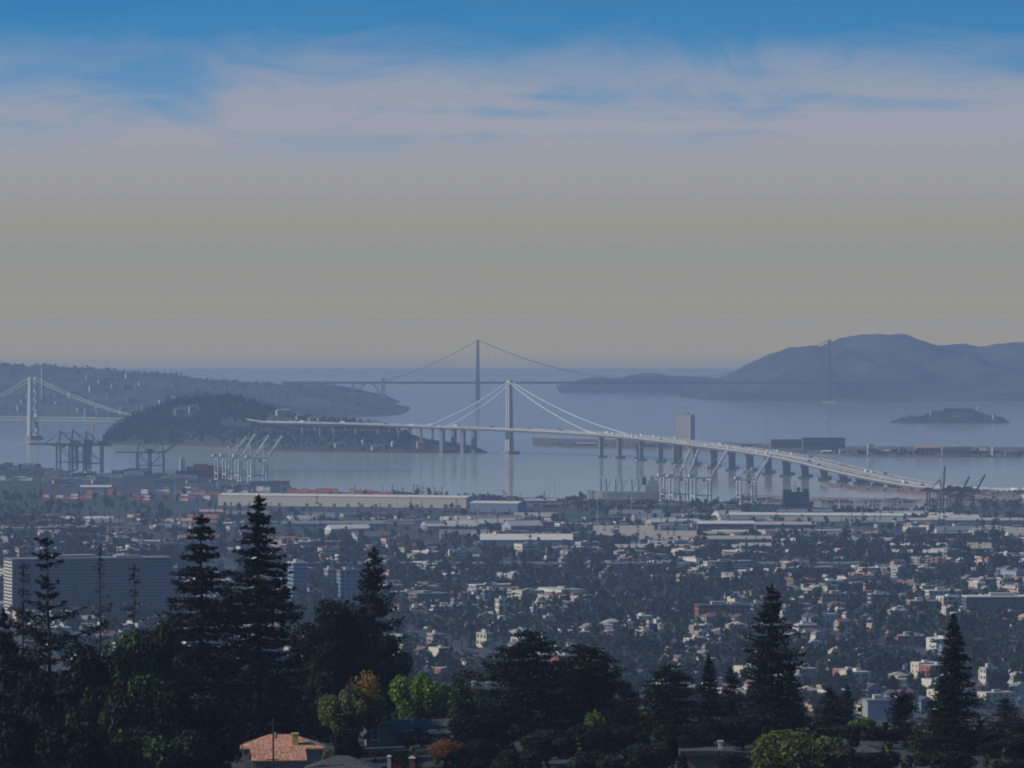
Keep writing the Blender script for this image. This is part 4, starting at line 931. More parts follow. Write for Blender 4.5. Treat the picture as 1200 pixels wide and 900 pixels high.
# island house on the wooded hill
for i, (px, fr, w_, h_, wl_, lb) in enumerate(((333, 0.86, 34, 13, 'white', 'large white mansion among the trees on the island crest'), (352, 0.82, 16, 9, 'pale', 'small pale house right of the island mansion'), (368, 0.8, 20, 9, 'pink', 'pinkish house on the island slope above the viaduct'), (376, 0.85, 12, 8, 'pale', 'small pale house beside the pinkish island house'),
        (214, 0.66, 22, 10, 'tan', 'tan block in a clearing on the island slope'), (229, 0.66, 16, 14, 'pink', 'pinkish block in a clearing on the island slope'), (428, 0.15, 6, 10, 'white', 'white hut on the island shore below the viaduct'), (462, 0.15, 7, 11, 'white', 'white lamp house on the island shore'), (494, 0.2, 18, 14, 'tan', 'tan rocky shed at the island point'), (402, 0.12, 26, 4, 'pale', 'low white boathouse on the island shore'), (445, 0.10, 30, 3.5, 'pale', 'long low white quay building on the island shore'))):
    p = yb_point(px, fr); t = thing('island_house', lb, 'house', (p[0], p[1], p[2]-0.5), 0.35)
    part('wall', MB().box(-w_/2, w_/2, -5, 5, -6, h_), M['wall_'+wl_], t); part('roof', MB().hip(-w_/2, w_/2, -5, 5, h_, h_+3, .6), M['roof_grey' if i else 'roof_pink'], t)
    me = wmesh(1.8, 2.2, 'glass')
    for k in range(max(2, int(w_/4))): link('window', me, t, (-w_/2+w_*(k+.5)/max(2, int(w_/4)), -5, h_*.6))
# buildings on the rocky island
def alc(px0, px1, pyt, pyb, dd, label, wall, name='prison_block', cat='building'):
    Dn = AD+90+dd; pc = (px0+px1)/2; w_ = (px1-px0)*Dn/F; z1 = Z(pyt, Dn); z0 = Z(pyb, Dn)
    t = thing(name, label, cat, (X(pc, Dn), Dn, z0-2), 0.1); part('wall', MB().box(-w_/2, w_/2, -9, 9, -4, z1-z0), M['wall_'+wall], t); part('roof', MB().box(-w_/2-.5, w_/2+.5, -9.5, 9.5, z1-z0-.2, z1-z0+1), M['roof_grey'], t)
    me = wmesh(3, 5, 'glass')
    for i in range(max(2, int(w_/9))): link('window', me, t, (-w_/2+w_*(i+.5)/max(2, int(w_/9)), -9, (z1-z0)*.5))
alc(1104, 1141, 478, 484, 0, 'long grey cell block on top of the rocky island', 'grey'); alc(1090, 1102, 480.5, 487, -30, 'tan block at the end of the rocky island cell block', 'tan'); alc(1163, 1167, 485, 494, -60, 'pale tower house at the low end of the rocky island', 'white'); alc(1118, 1135, 486, 491, -60, 'pale barracks below the cell block on the rocky island', 'pale')
Dn = AD+90; t = thing('lighthouse', 'thin lighthouse on the rocky island', 'lighthouse', (X(1099, Dn), Dn, 24)); part('shaft', MB().tube([(0,0,-4),(0,0,20)], [2.4,1.7], 8), M['wall_pale'], t); part('lantern', MB().tube([(0,0,20),(0,0,24)], [2.2,1.2], 8), M['wall_darkgrey'], t)
t = thing('water_tower', 'water tower on legs on the rocky island', 'water tower', (X(1147, Dn), Dn, 18)); part('tank', MB().tube([(0,0,18),(0,0,26),(0,0,29)], [5,5,.5], 10), M['wall_pale'], t)
for a in range(4): part('leg', MB().beam((4*math.cos(a*1.57), 4*math.sin(a*1.57), -4), (4*math.cos(a*1.57), 4*math.sin(a*1.57), 18), 1.0), M['wall_grey'], t)
# houses and towers of the far city
for i, (px, pyt, pyb, wpx, wl_, lb) in enumerate(((50, 434, 470, 2.6, 'grey', 'faint grey high-rise beside the cross-braced bridge tower'), (102, 440, 446, 2, 'pink', 'tiny pinkish tower on the far hill'), (108, 457, 464, 7, 'white', 'white hall shining on the far hillside'), (165, 452, 458, 5, 'white', 'small white block high on the far hillside'), (118, 478, 490, 12, 'pink', 'pinkish waterfront block of the far city'), (132, 482, 492, 12, 'tan', 'tan waterfront block of the far city'), (145, 480, 491, 9, 'pink', 'narrow pinkish block of the far waterfront'), (105, 484, 494, 12, 'grey', 'grey pier shed of the far waterfront'), (188, 470, 476, 4, 'white', 'white house on the far shore above the island'), (205, 468, 474, 4, 'white', 'white house on the far shore nearest the island crest'), (349, 467, 473, 4, 'white', 'white house on the far bluff'))):
    q = surf_point('presidio_bluff' if px > 300 else 'city_hills', px, pyb); Dn = float(q[1]); w_ = wpx*Dn/F; z0 = float(q[2]); h_ = (pyb-pyt)*Dn/F
    t = thing('far_building', lb, 'building', (X(px, Dn), Dn, z0), 0.3); part('wall', MB().box(-w_/2, w_/2, -8, 8, -12, h_), M['wall_'+wl_], t); part('roof', MB().box(-w_/2-.5, w_/2+.5, -8.5, 8.5, h_-.5, h_+1), M['roof_pale'], t)

# ------------------------------------------------------------------ elevated freeway across the flats
D = groundD(720, 668); z = 14.0; fw = thing('elevated_freeway', 'grey elevated freeway crossing the flats on columns', 'freeway', (0, D, 0))
x0, x1 = X(330, D), X(1010, D)
part('deck', MB().box(x0, x1, -14, 14, z+7, z+8.4), M['concrete'], fw)
for s_ in (-14, 14): part('parapet', MB().box(x0, x1, s_-.3, s_+.3, z+8.4, z+9.5), M['concrete'], fw)
cm = MB().box(-1, 1, -1, 1, -16, 7.2).mesh('column', M['concrete']); xx = x0+8
while xx < x1:
    link('column', cm, fw, (xx, -9, z)); link('column', cm, fw, (xx, 9, z)); xx += 34
for i in range(int((x1-x0)//32)): occupy(x0+32*i, D, 34, 26)

# ------------------------------------------------------------------ streets of the flats
THETA = 0.42
def street(x0, y0, ang, length, wd=13):
    n = int(length/25); pts = [(x0+math.cos(ang)*25*i, y0+math.sin(ang)*25*i) for i in range(n)]
    pts = [p for p in pts if 3300 < p[1] < 8600]
    if len(pts) < 3: return
    sd = (math.sin(ang), -math.cos(ang)); m = MB()
    m.sweep([(x, y, zg(x, y)+.35) for x, y in pts], [(-wd/2, -1.5), (-wd/2, 0), (wd/2, 0), (wd/2, -1.5)], [sd]*len(pts))
    o = part('road', m, M['asphalt']); o['kind'] = 'structure'
    for x, y in pts: occupy(x, y, wd+10, wd+10, 0)
for k in range(7): street(-560+k*330, 3350, math.pi/2+THETA-.28, 5200)
for k in range(9): street(-900, 3500+k*480, THETA-.28, 2600)

# ------------------------------------------------------------------ city houses
def house_proto(w_, d, h, wall, roof, kind, floors=2, nwin=3):
    P = []
    if kind == 'gable':
        P.append(('wall', MB().gwall(-w_/2, w_/2, -d/2, d/2, -3, h, h+d*.26).mesh('wall', M['wall_'+wall]), (0,0,0), 0))
        P.append(('roof', MB().gable(-w_/2, w_/2, -d/2, d/2, h, h+d*.26+.15, .5, .25).box(w_*.2, w_*.2+.9, -.5, .5, h+d*.1, h+d*.26+1.3).mesh('roof', M['roof_'+roof]), (0,0,0), 0))
    elif kind == 'hip':
        P.append(('wall', MB().box(-w_/2, w_/2, -d/2, d/2, -3, h).mesh('wall', M['wall_'+wall]), (0,0,0), 0)); P.append(('roof', MB().hip(-w_/2, w_/2, -d/2, d/2, h, h+d*.25).mesh('roof', M['roof_'+roof]), (0,0,0), 0))
    else:
        P.append(('wall', MB().box(-w_/2, w_/2, -d/2, d/2, -3, h+.5).mesh('wall', M['wall_'+wall]), (0,0,0), 0)); P.append(('roof', MB().box(-w_/2+.3, w_/2-.3, -d/2+.3, d/2-.3, h+.3, h+.7).box(-w_*.15, w_*.1, -d*.2, d*.05, h+.6, h+2.2).mesh('roof', M['roof_'+roof]), (0,0,0), 0))
    fh = h/floors; me = wmesh(1.3, 1.5, 'glass'); 
    for k in range(floors):
        for i in range(nwin): P.append(('window', me, (-w_/2+w_*(i+.5)/nwin, -d/2, k*fh+fh*.55), 0))
        for i in range(2): P.append(('window', me, (-w_/2, -d/2+d*(i+.5)/2, k*fh+fh*.55), math.pi/2))
    return P
HP = []
def hp(what, group, cat, name, *variants): HP.append((what, group, cat, name, [house_proto(*v) for v in variants]))
G = 'gable'; HI = 'hip'; FL = 'flat'
hp('white gabled house with grey roof among the trees of the flats', 'white gabled houses on the flats', 'house', 'gabled_house', (11,9,6,'white','grey',G), (9,12,6.5,'white','grey',G))
hp('cream gabled house with brown roof among the trees of the flats', 'cream gabled houses on the flats', 'house', 'gabled_house', (11,8.5,6,'cream','brown',G), (12,9,4,'cream','brown',G,1))
hp('tan gabled house with brown roof among the trees of the flats', 'tan gabled houses on the flats', 'house', 'gabled_house', (10,9,6,'tan','brown',G))
hp('pink gabled house with red tiled roof on the flats', 'pink gabled houses on the flats', 'house', 'gabled_house', (11,8.5,5.5,'pink','terracotta',G))
hp('blue-grey gabled house with dark roof on the flats', 'blue-grey gabled houses on the flats', 'house', 'gabled_house', (10,9,6.5,'blue','dark',G))
hp('white hipped house with red tiled roof on the flats', 'white hipped houses on the flats', 'house', 'hipped_house', (12,10,6,'white','terracotta',HI))
hp('cream hipped house with tan roof on the flats', 'cream hipped houses on the flats', 'house', 'hipped_house', (12,10,6,'cream','tan',HI))
hp('white flat-roofed stucco house on the flats', 'white stucco houses on the flats', 'house', 'stucco_house', (10,9,6,'white','pale',FL), (13,9,4,'white','pale',FL,1))
hp('pink flat-roofed stucco house on the flats', 'pink stucco houses on the flats', 'house', 'stucco_house', (10,9,6,'pink','pale',FL))
hp('pale grey house with pale roof on the flats', 'pale grey houses on the flats', 'house', 'hipped_house', (12,9,5,'pale','pale',HI,1))
AP = []
def ap(what, group, *variants): AP.append((what, group, 'apartments', 'apartment_block', [house_proto(*v) for v in variants]))
ap('white flat-roofed apartment block on the flats', 'white apartment blocks on the flats', (20,12,9,'white','white',FL,3,5), (26,13,7,'white','pale',FL,2,6))
ap('cream flat-roofed apartment block on the flats', 'cream apartment blocks on the flats', (20,12,9,'cream','pale',FL,3,5), (16,12,11,'cream','white',FL,3,4))
ap('grey flat-roofed apartment block on the flats', 'grey apartment blocks on the flats', (22,13,10,'grey','pale',FL,3,5))
ap('brick apartment block with pale roof on the flats', 'brick apartment blocks on the flats', (20,14,10,'brick','pale',FL,3,5))
ap('tan apartment block with red tiled roof on the flats', 'tan apartment blocks on the flats', (18,13,9,'tan','terracotta',HI,3,5))
def place_house(lst, x, y, wts=None):
    what, group, cat, name, pr = R.choices(lst, wts)[0]; P = R.choice(pr)
    t = thing(name, what, cat, (x, y, zg(x, y)), THETA+R.choice((0, math.pi/2))+U(-.06, .06), group, U(.85, 1.15))
    for n_, me, lc, rz in P: link(n_, me, t, lc, rz)
def sample(D0, D1):
    D = math.sqrt(U(D0*D0, D1*D1)); px = U(-90, 1290); return X(px, D), D, px
def cl(x, y, s=1.0): return hnoise(x*0.9*s+400, y*0.9*s, 9.1)+0.5*hnoise(x*2.7*s, y*2.7*s, 3.3)
def spots(n, D0, D1, rad, test=None, tries=30):
    out = []
    for _ in range(n*tries):
        if len(out) >= n: break
        x, y, px = sample(D0, D1)
        if y > shoreD(px)-40 or not free(x, y, rad): continue
        if test and not test(x, y, px): continue
        out.append((x, y, px)); occupy(x, y, rad*1.6, rad*1.6, 0)
    return out
WH = [4, 4, 4, 2.5, 3, 1.5, 3, 4, 3, 3]
apt = spots(100, 3450, 5300, 11, lambda x, y, px: cl(x, y) > -0.05)
apt.sort(key=lambda q: q[1])
for x, y, px in apt: place_house(AP, x, y, [5, 5, 2, 2, 2])
hs = spots(440, 3420, 5200, 6.5, lambda x, y, px: cl(x, y) > -0.12 or R.random() < .12)
hs.sort(key=lambda q: q[1] + (0 if 470 < q[2] < 1215 else 900))
for x, y, px in hs[:300]: place_house(HP, x, y, WH)
WC = [(.56,.54,.50)]*3+[(.54,.47,.36)]*3+[(.45,.37,.28)]*2+[(.34,.34,.35)]*2+[(.52,.37,.31)]*2+[(.28,.33,.40),(.22,.09,.07),(.42,.41,.40),(.16,.12,.10)]
RC = [(.36,.33,.285)]*4+[(.54,.49,.42)]*2+[(.17,.17,.18)]*3+[(.14,.10,.08)]*2+[(.30,.12,.075)]*2+[(.36,.29,.23)]*2
items = [(x, y, zg(x, y), U(9,13), U(8,10), U(4,7), THETA+R.choice((0, 1.571)), R.choice(WC), R.choice(RC), R.random() < .6) for x, y, px in hs[300:]]
for x, y, px in spots(480, 5200, 7000, 9, lambda x, y, px: cl(x, y, .6) > -0.1 or R.random() < .15):
    big = R.random() < .42; items.append((x, y, zg(x, y), U(18,60) if big else U(9,15), U(14,24) if big else U(8,11), U(5,13) if big else U(4,7), THETA+R.choice((0, 1.571)), R.choice(WC), R.choice(RC), (not big) and R.random() < .5))
for x, y, px in spots(200, 6900, 8250, 14):
    items.append((x, y, zg(x, y), U(20,80), U(14,30), U(4,8) if y < 7800 else U(3,5), U(-.05,.25) if R.random() < .7 else THETA, R.choice(WC), R.choice(RC), R.random() < .25))
stuff_buildings('distant_city_buildings', items, 'mass of small distant houses and sheds across the flats')

# ------------------------------------------------------------------ city trees
tq = spots(2900, 3400, 5200, 2.4, lambda x, y, px: cl(x, y) < 0.08 or R.random() < .22)
tq.sort(key=lambda q: q[1] + (0 if 470 < q[2] < 1215 else 900))
KN = [('c_round', 'city', 'round dark green street tree between houses of the flats', 'round street trees of the flats', 6, (8, 15)), ('c_round_b', 'cityb', 'broad grey-green tree between houses of the flats', 'broad trees of the flats', 5, (8, 14)), ('c_tall', 'city', 'tall upright leafy tree among houses of the flats', 'tall leafy trees of the flats', 3, (13, 21)),
      ('c_con', 'dark', 'dark pointed conifer among houses of the flats', 'pointed conifers of the flats', 3, (14, 25)), ('c_round', 'red', 'russet autumn tree between houses of the flats', 'russet autumn trees of the flats', 0.7, (6, 9)), ('c_round_b', 'yellow', 'yellow-green autumn tree between houses of the flats', 'yellow autumn trees of the flats', 0.9, (6, 9)), ('c_palm', 'mid', 'slim palm rising above the roofs of the flats', 'palms of the flats', 0.5, (11, 16))]
for x, y, px in tq[:300]:
    k = R.choices(KN, [q[4] for q in KN])[0]
    tree(k[0], {'c_con': 'conifer_tree', 'c_palm': 'palm_tree'}.get(k[0], 'broadleaf_tree'), k[2], (x, y, zg(x, y)-.2), U(*k[5]), None, k[3], k[1])
SP = []
CK = ['city']*6+['cityb']*4+['dark']*3+['con']*2
for x, y, px in tq[300:]: SP.append((x, y, zg(x, y)-.3, .7+1.15*R.random()**2, R.choice(CK)))
for x, y, px in spots(4200, 5150, 7200, 2.6, lambda x, y, px: cl(x, y, .6) < .12 or R.random() < .25): SP.append((x, y, zg(x, y)-.3, .65+1.1*R.random()**2, R.choice(CK)))
for x, y, px in spots(1500, 7100, 9300, 3.0, lambda x, y, px: cl(x, y, .5) < -.05 or (px < 330 and y < 8300) or R.random() < .15): SP.append((x, y, zg(x, y)-.3, U(.5, 1.3), R.choice(CK)))
stuff_trees('distant_city_trees', SP, 'mass of small distant trees across the flats')
# larger trees that stand out of the flats
for i, (px, pyb, h, key, lf, lb) in enumerate(((778, 738, 22, 'c_con', 'dark', 'tall dark conifer standing behind the arched apartments'), (700, 716, 16, 'c_con', 'dark', 'narrow dark conifer beside the blue glass block'), (732, 724, 15, 'c_round', 'dark', 'round dark tree left of the tall conifer'), (1170, 674, 24, 'oak', 'city', 'very large round dark tree on the flats'), (805, 738, 15, 'c_tall', 'city', 'leafy tree right of the tall conifer'), (1085, 760, 14, 'c_round', 'city', 'dark round tree below the white institution'),
        (1040, 720, 13, 'c_round', 'olive', 'olive tree beside the red-roofed hall'), (632, 612, 18, 'c_con', 'dark', 'lone dark conifer at the rail yard'), (860, 668, 17, 'c_round_b', 'city', 'broad dark tree in the tree belt'), (745, 663, 15, 'c_round_b', 'city', 'broad dark tree behind the freeway'), (640, 668, 14, 'c_round', 'city', 'round tree near the freeway columns'), (58, 596, 15, 'c_round_b', 'city', 'round dark tree by the rail sidings'), (1052, 700, 16, 'c_round_b', 'city', 'dense dark tree behind the grey office'), (985, 765, 13, 'c_con', 'city', 'grey-green conifer among pink houses'), (1150, 770, 15, 'c_tall', 'city', 'tall leafy tree behind the tall fir'))):
    D = groundD(px, pyb); x = X(px, D); tree(key, 'conifer_tree' if key == 'c_con' else 'broadleaf_tree', lb, (x, D, zg(x, D)-.3), h, None, None, lf)
# island woods
YT = []
for k in range(2700):
    px = U(130, 480); fr = U(.03, 1.0)
    if px > 320 and fr < .3 and R.random() < .45: continue
    p = yb_point(px, fr)
    if p[2] < 4: continue
    if 205 < px < 236 and .45 < fr < .8: continue
    if 265 < px < 300 and .25 < fr < .45: continue
    if px > 315 and p[2] > 36 and fr < .8: continue
    YT.append((p[0], p[1], p[2]-1.0, U(.8, 1.5)*(0.6 if px > 330 else 1), R.choice(['dark', 'dark', 'black', 'city', 'con'])))
stuff_trees('island_woodland', YT, 'dark woodland covering the island hill', 5)
for k in range(46):
    px = 140+U(0, 180) if k < 34 else U(395, 436); p = yb_point(px, U(.88, 1.0) if k < 34 else U(.7, 1))
    con = R.random() < .35
    tree('c_con' if con else 'c_round', 'conifer_tree' if con else 'broadleaf_tree', ('dark pointed tree on the crest of the wooded island' if con else 'dark round tree on the crest of the wooded island') if k < 34 else ('dark pointed tree at the island end above the viaduct' if con else 'dark round tree in the clump at the island end above the viaduct'),
         (p[0], p[1], p[2]-1), U(14, 22) if k < 34 else U(12, 17), U(5, 8), ('pointed' if con else 'round')+(' trees on the island crest' if k < 34 else ' trees at the island end'), 'dark')
FT = []
for k in range(330):
    px = U(640, 1290); D = DW(float(np.interp(px, [625,760,860,1000,1400], [523.5,527,530,535.5,538])), 0)+U(15, 240)
    if px < 960 and R.random() < .6: continue
    FT.append((X(px, D), D, 3.2, U(.5, 1.05)*(.55 if px < 960 else 1), R.choice(['dark', 'city', 'city', 'black'])))
stuff_trees('flat_island_tree_belt', FT, 'belt of dark trees along the flat island shore', 6)
for i, (px, h, lb) in enumerate(((1057, 24, 'tallest dark conifer of the flat island tree belt'), (1051, 18, 'dark conifer left of the tallest one on the flat island'), (1144, 17, 'dark round tree on the flat island before the tan barracks'), (798, 9, 'dark tree at the foot of the island apartment tower'), (673, 10, 'dark shrub beside the domed tan hall'))):
    D = DW(float(np.interp(px, [625,760,860,1000,1400], [523.5,527,530,535.5,538])), 0)+60; tree('c_con' if i < 2 else 'c_round', 'conifer_tree' if i < 2 else 'broadleaf_tree', lb, (X(px, D), D, 3.2), h, None, None, 'dark')
AT = []
for k in range(150):
    px = U(1056, 1172); D = AD+90+U(-70, 20); j = (px-1046)/136*45; v_ = am.v[int(j)*13+max(0, min(12, int((D-AD)/180*12)))]
    if v_[2] > 3: AT.append((v_[0], v_[1], v_[2]-.5, U(.3, .6), 'dark'))
stuff_trees('rocky_island_scrub', AT, 'dark scrub on the rocky island', 8)
# landing of the bridge: row of small palms and dark trees
for k in range(14):
    px = 1148+k*7+U(-1.5, 1.5); D = DW(583, 2.4)+220; tree('c_round', 'broadleaf_tree', 'small round tree in the row beside the bridge landing', (X(px, D), D, 2.3), U(6, 8), U(2.6, 3.4), 'row of trees at the bridge landing', 'dark')
for k in range(16):
    px = 1106+U(0, 34); D = DW(583, 2.4)+U(180, 300); tree('c_round_b', 'broadleaf_tree', 'dark shrubby tree clustered where the bridge lands', (X(px, D), D, 2.3), U(7, 13), U(4, 6), 'dark trees clustered at the bridge landing', 'dark')
LS = []
for k in range(160):
    px = U(985, 1230); D = DW(float(np.interp(px, [975, 1060, 1110, 1240], [573, 580, 583, 584])), 0)+U(20, 320); LS.append((X(px, D), D, 2.2, U(.2, .45), R.choice(['dark', 'city', 'olive'])))
stuff_trees('mudflat_scrub', LS, 'low scrub on the mudflats by the bridge landing', 9)
mi = []
for k in range(46):
    px = U(880, 1230); D = DW(589, 3)+U(10, 50)
    mi.append((X(px, D), D, 2.9, U(8, 30), U(6, 10), U(2, 5), U(-.1, .1), R.choice(WC), R.choice(RC), False))
for k in range(50):
    px = U(1100, 1260); D = DW(583, 2.4)+U(20, 300); mi.append((X(px, D), D, 2.3, U(10, 40), U(6, 12), U(2, 4.5), U(-.2, .1), R.choice(WC), R.choice(RC), False))
for k in range(60):
    px = U(-60, 330); D = shoreD(px)-U(30, 700); mi.append((X(px, D), D, zg(X(px, D), D), U(14, 50), U(8, 16), U(3, 9), U(-.1, .3), R.choice(WC), R.choice(RC), False))
for k in range(70):
    px = U(450, 860); D = shoreD(px)-U(40, 500); mi.append((X(px, D), D, zg(X(px, D), D), U(12, 40), U(6, 14), U(2, 5), U(-.1, .1), R.choice(WC+[(.16,.10,.09)]*8), R.choice(RC+[(.2,.12,.11)]*6), False))
stuff_buildings('harbour_sheds', mi, 'scatter of low sheds and parked goods along the harbour')

# woods and houses of the far city shore
FW, FB = [], []
for k in range(520):
    px = U(-80, 430); sk = float(np.interp(px, [p[0] for p in SFS], [p[1] for p in SFS])); py = sk+abs(R.gauss(0, 1))*7-0.4 if k < 330 else U(sk, 486)
    q = surf_point('city_hills', px, py); FW.append((q[0]+U(-25, 25), q[1], q[2]-3, U(.6, 1.0), 'city'))
stuff_trees('far_shore_woods', FW, 'dark woods along the far city hills', 21)
for k in range(30):
    px = R.gauss(120, 45) if k < 22 else U(-60, 320); py = U(446, 488)
    q = surf_point('city_hills', px, py); FB.append((q[0]+U(-25, 25), q[1], q[2]-1, U(14, 40), U(10, 16), U(7, 18), U(0, .6), R.choice(WC), R.choice(RC), False))
stuff_buildings('far_shore_houses', FB, 'faint houses of the far city on its hillside')

# ------------------------------------------------------------------ foreground hill: trees
def fg(px, pyt, D, key, rpx, name, label, leaf=None, group=None, rz=None):
    x = X(px, D); z = zg(x, D)-.4; return tree(key, name, label, (x, D, z), Z(pyt, D)-z, rpx*D/F if rpx else None, group, leaf, rz)
CT, BT = 'conifer_tree', 'broadleaf_tree'
def where(px, tab): return next(t for lim, t in tab if px < lim)
GW = ((420, 'around the red tiled house'), (535, 'behind the grey house with slate roof'), (600, 'beside the rust coloured autumn tree'), (670, 'below the wide layered cedar'), (715, 'below the broad domed cedar'), (800, 'below the flat-topped cedar'), (900, 'around the low flat-roofed house'), (1020, 'right of the large olive shrub'), (1070, 'below the ragged cypress'), (9999, 'around the foot of the tall pointed fir'))
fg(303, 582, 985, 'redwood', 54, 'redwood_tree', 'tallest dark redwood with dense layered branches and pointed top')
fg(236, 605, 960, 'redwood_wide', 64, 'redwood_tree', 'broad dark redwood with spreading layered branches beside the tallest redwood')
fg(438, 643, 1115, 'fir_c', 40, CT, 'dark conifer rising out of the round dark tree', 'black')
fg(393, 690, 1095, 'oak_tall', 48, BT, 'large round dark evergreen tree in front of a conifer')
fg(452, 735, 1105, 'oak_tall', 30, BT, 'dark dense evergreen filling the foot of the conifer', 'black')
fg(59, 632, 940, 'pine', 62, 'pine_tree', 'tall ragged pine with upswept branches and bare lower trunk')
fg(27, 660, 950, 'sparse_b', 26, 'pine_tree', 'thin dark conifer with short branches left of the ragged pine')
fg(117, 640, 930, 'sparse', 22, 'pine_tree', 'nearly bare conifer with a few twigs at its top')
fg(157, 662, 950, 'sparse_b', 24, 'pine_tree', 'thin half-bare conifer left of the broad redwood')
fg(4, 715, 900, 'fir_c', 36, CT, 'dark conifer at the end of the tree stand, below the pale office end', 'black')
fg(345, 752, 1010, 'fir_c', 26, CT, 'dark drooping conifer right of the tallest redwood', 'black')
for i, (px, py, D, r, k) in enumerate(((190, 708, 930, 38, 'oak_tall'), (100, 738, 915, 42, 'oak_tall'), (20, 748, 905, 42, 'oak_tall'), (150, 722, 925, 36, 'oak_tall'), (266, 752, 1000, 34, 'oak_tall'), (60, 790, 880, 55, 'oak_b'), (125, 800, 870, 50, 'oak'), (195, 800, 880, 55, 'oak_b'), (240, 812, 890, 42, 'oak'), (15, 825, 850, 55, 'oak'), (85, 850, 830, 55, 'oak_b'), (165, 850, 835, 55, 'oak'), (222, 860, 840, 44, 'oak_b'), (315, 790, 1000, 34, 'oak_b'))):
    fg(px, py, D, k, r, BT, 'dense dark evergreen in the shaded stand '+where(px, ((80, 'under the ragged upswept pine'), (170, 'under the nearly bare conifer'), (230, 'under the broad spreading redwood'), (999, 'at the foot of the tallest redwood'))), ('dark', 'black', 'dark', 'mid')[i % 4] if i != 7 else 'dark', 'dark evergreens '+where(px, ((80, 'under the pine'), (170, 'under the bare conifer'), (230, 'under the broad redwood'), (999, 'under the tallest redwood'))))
fg(352, 822, 1010, 'leafy', 20, BT, 'small fresh green tree behind the red tiled house', 'bright')
fg(375, 790, 1030, 'oak_b', 22, BT, 'dark green tree behind the small fresh green tree', 'dark')
fg(402, 806, 1020, 'leafy', 36, BT, 'olive green tree beside the golden tree', 'olive')
fg(432, 787, 1035, 'wispy', 24, BT, 'golden autumn tree with wispy top', 'gold')
fg(414, 800, 1032, 'wispy', 20, BT, 'yellowing autumn tree left of the golden one', 'olive')
fg(494, 784, 1045, 'leafy', 42, BT, 'bright green leafy tree behind the grey house', 'bright')
fg(545, 800, 1060, 'leafy', 34, BT, 'green leafy tree joined to the bright green tree', 'mid')
fg(404, 856, 975, 'oak_b', 22, BT, 'dark tree with grey-green foliage beside the grey house', 'dark')
fg(575, 780, 1130, 'oak', 46, BT, 'dark spreading tree behind the hillside house', 'dark')
fg(618, 738, 1010, 'cedar', 56, 'cedar_tree', 'wide dark cedar with spreading layered top')
fg(688, 757, 1020, 'cedar_b', 56, 'cedar_tree', 'broad domed dark cedar right of the wide layered cedar')
fg(735, 800, 1000, 'fir_c', 28, CT, 'dark conifer at the side of the domed cedar', 'black')
fg(785, 778, 1040, 'cedar', 40, 'cedar_tree', 'flat-topped cedar with gaps between its tiers')
fg(831, 767, 1050, 'fir', 26, CT, 'pointed dark conifer right of the flat-topped cedar', 'black')
fg(856, 783, 1060, 'fir_c', 22, CT, 'narrow dark conifer next to the pointed one', 'black')
fg(905, 686, 1000, 'fir_c', 40, CT, 'tall slender dark fir with a rounded tip', 'black')
fg(893, 768, 1010, 'fir_b', 34, CT, 'lower dark fir against the tall slender fir', 'dark')
fg(925, 775, 1015, 'fir_b', 30, CT, 'dark fir filling the right foot of the tall slender fir', 'black')
fg(972, 805, 1090, 'fir_c', 24, CT, 'small bushy conifer right of the tall slender fir', 'dark')
fg(993, 803, 1095, 'fir_c', 16, CT, 'small upright conifer beside the small bushy one', 'dark')
fg(1057, 815, 1080, 'cypress', 22, 'cypress_tree', 'ragged dark cypress with fanned upright branches')
fg(1118, 720, 1000, 'fir', 42, CT, 'tall dark fir with pointed top and dense branches')
fg(1108, 790, 990, 'fir_b', 44, CT, 'broad dark fir around the foot of the tall fir', 'dark')
fg(1178, 818, 1250, 'fir_c', 34, CT, 'hazy blue-green conifer farther down the slope', 'city')
fg(1210, 840, 1150, 'oak', 40, BT, 'dark tree at the slope edge beyond the tall fir', 'dark')
fg(934, 853, 930, 'bush', 58, 'rounded_shrub', 'large rounded olive green shrub on the hillside', 'olive')
fg(1010, 838, 1085, 'leafy', 18, BT, 'yellow-green tree catching the sun beside the cypress', 'lime')
fg(697, 830, 985, 'leafy', 16, BT, 'bright lime green tree in a gap of the dark cedars', 'lime')
fg(757, 828, 1060, 'leafy', 20, BT, 'lime green tree glimpsed left of the flat-topped cedar', 'lime')
fg(655, 820, 1100, 'leafy', 20, BT, 'mid green tree behind the wide cedar trunk', 'mid')
fg(521, 866, 975, 'wispy', 24, BT, 'rust coloured autumn tree below the grey house', 'rust')
fg(478, 880, 960, 'bush', 18, 'rounded_shrub', 'rust and orange shrub beside the brick post', 'rust')
fg(382, 878, 925, 'bush', 18, 'rounded_shrub', 'olive hedge shrub right of the red tiled house', 'olive')
fg(318, 896, 890, 'bush', 16, 'rounded_shrub', 'dark red shrub in front of the red tiled house', 'red')
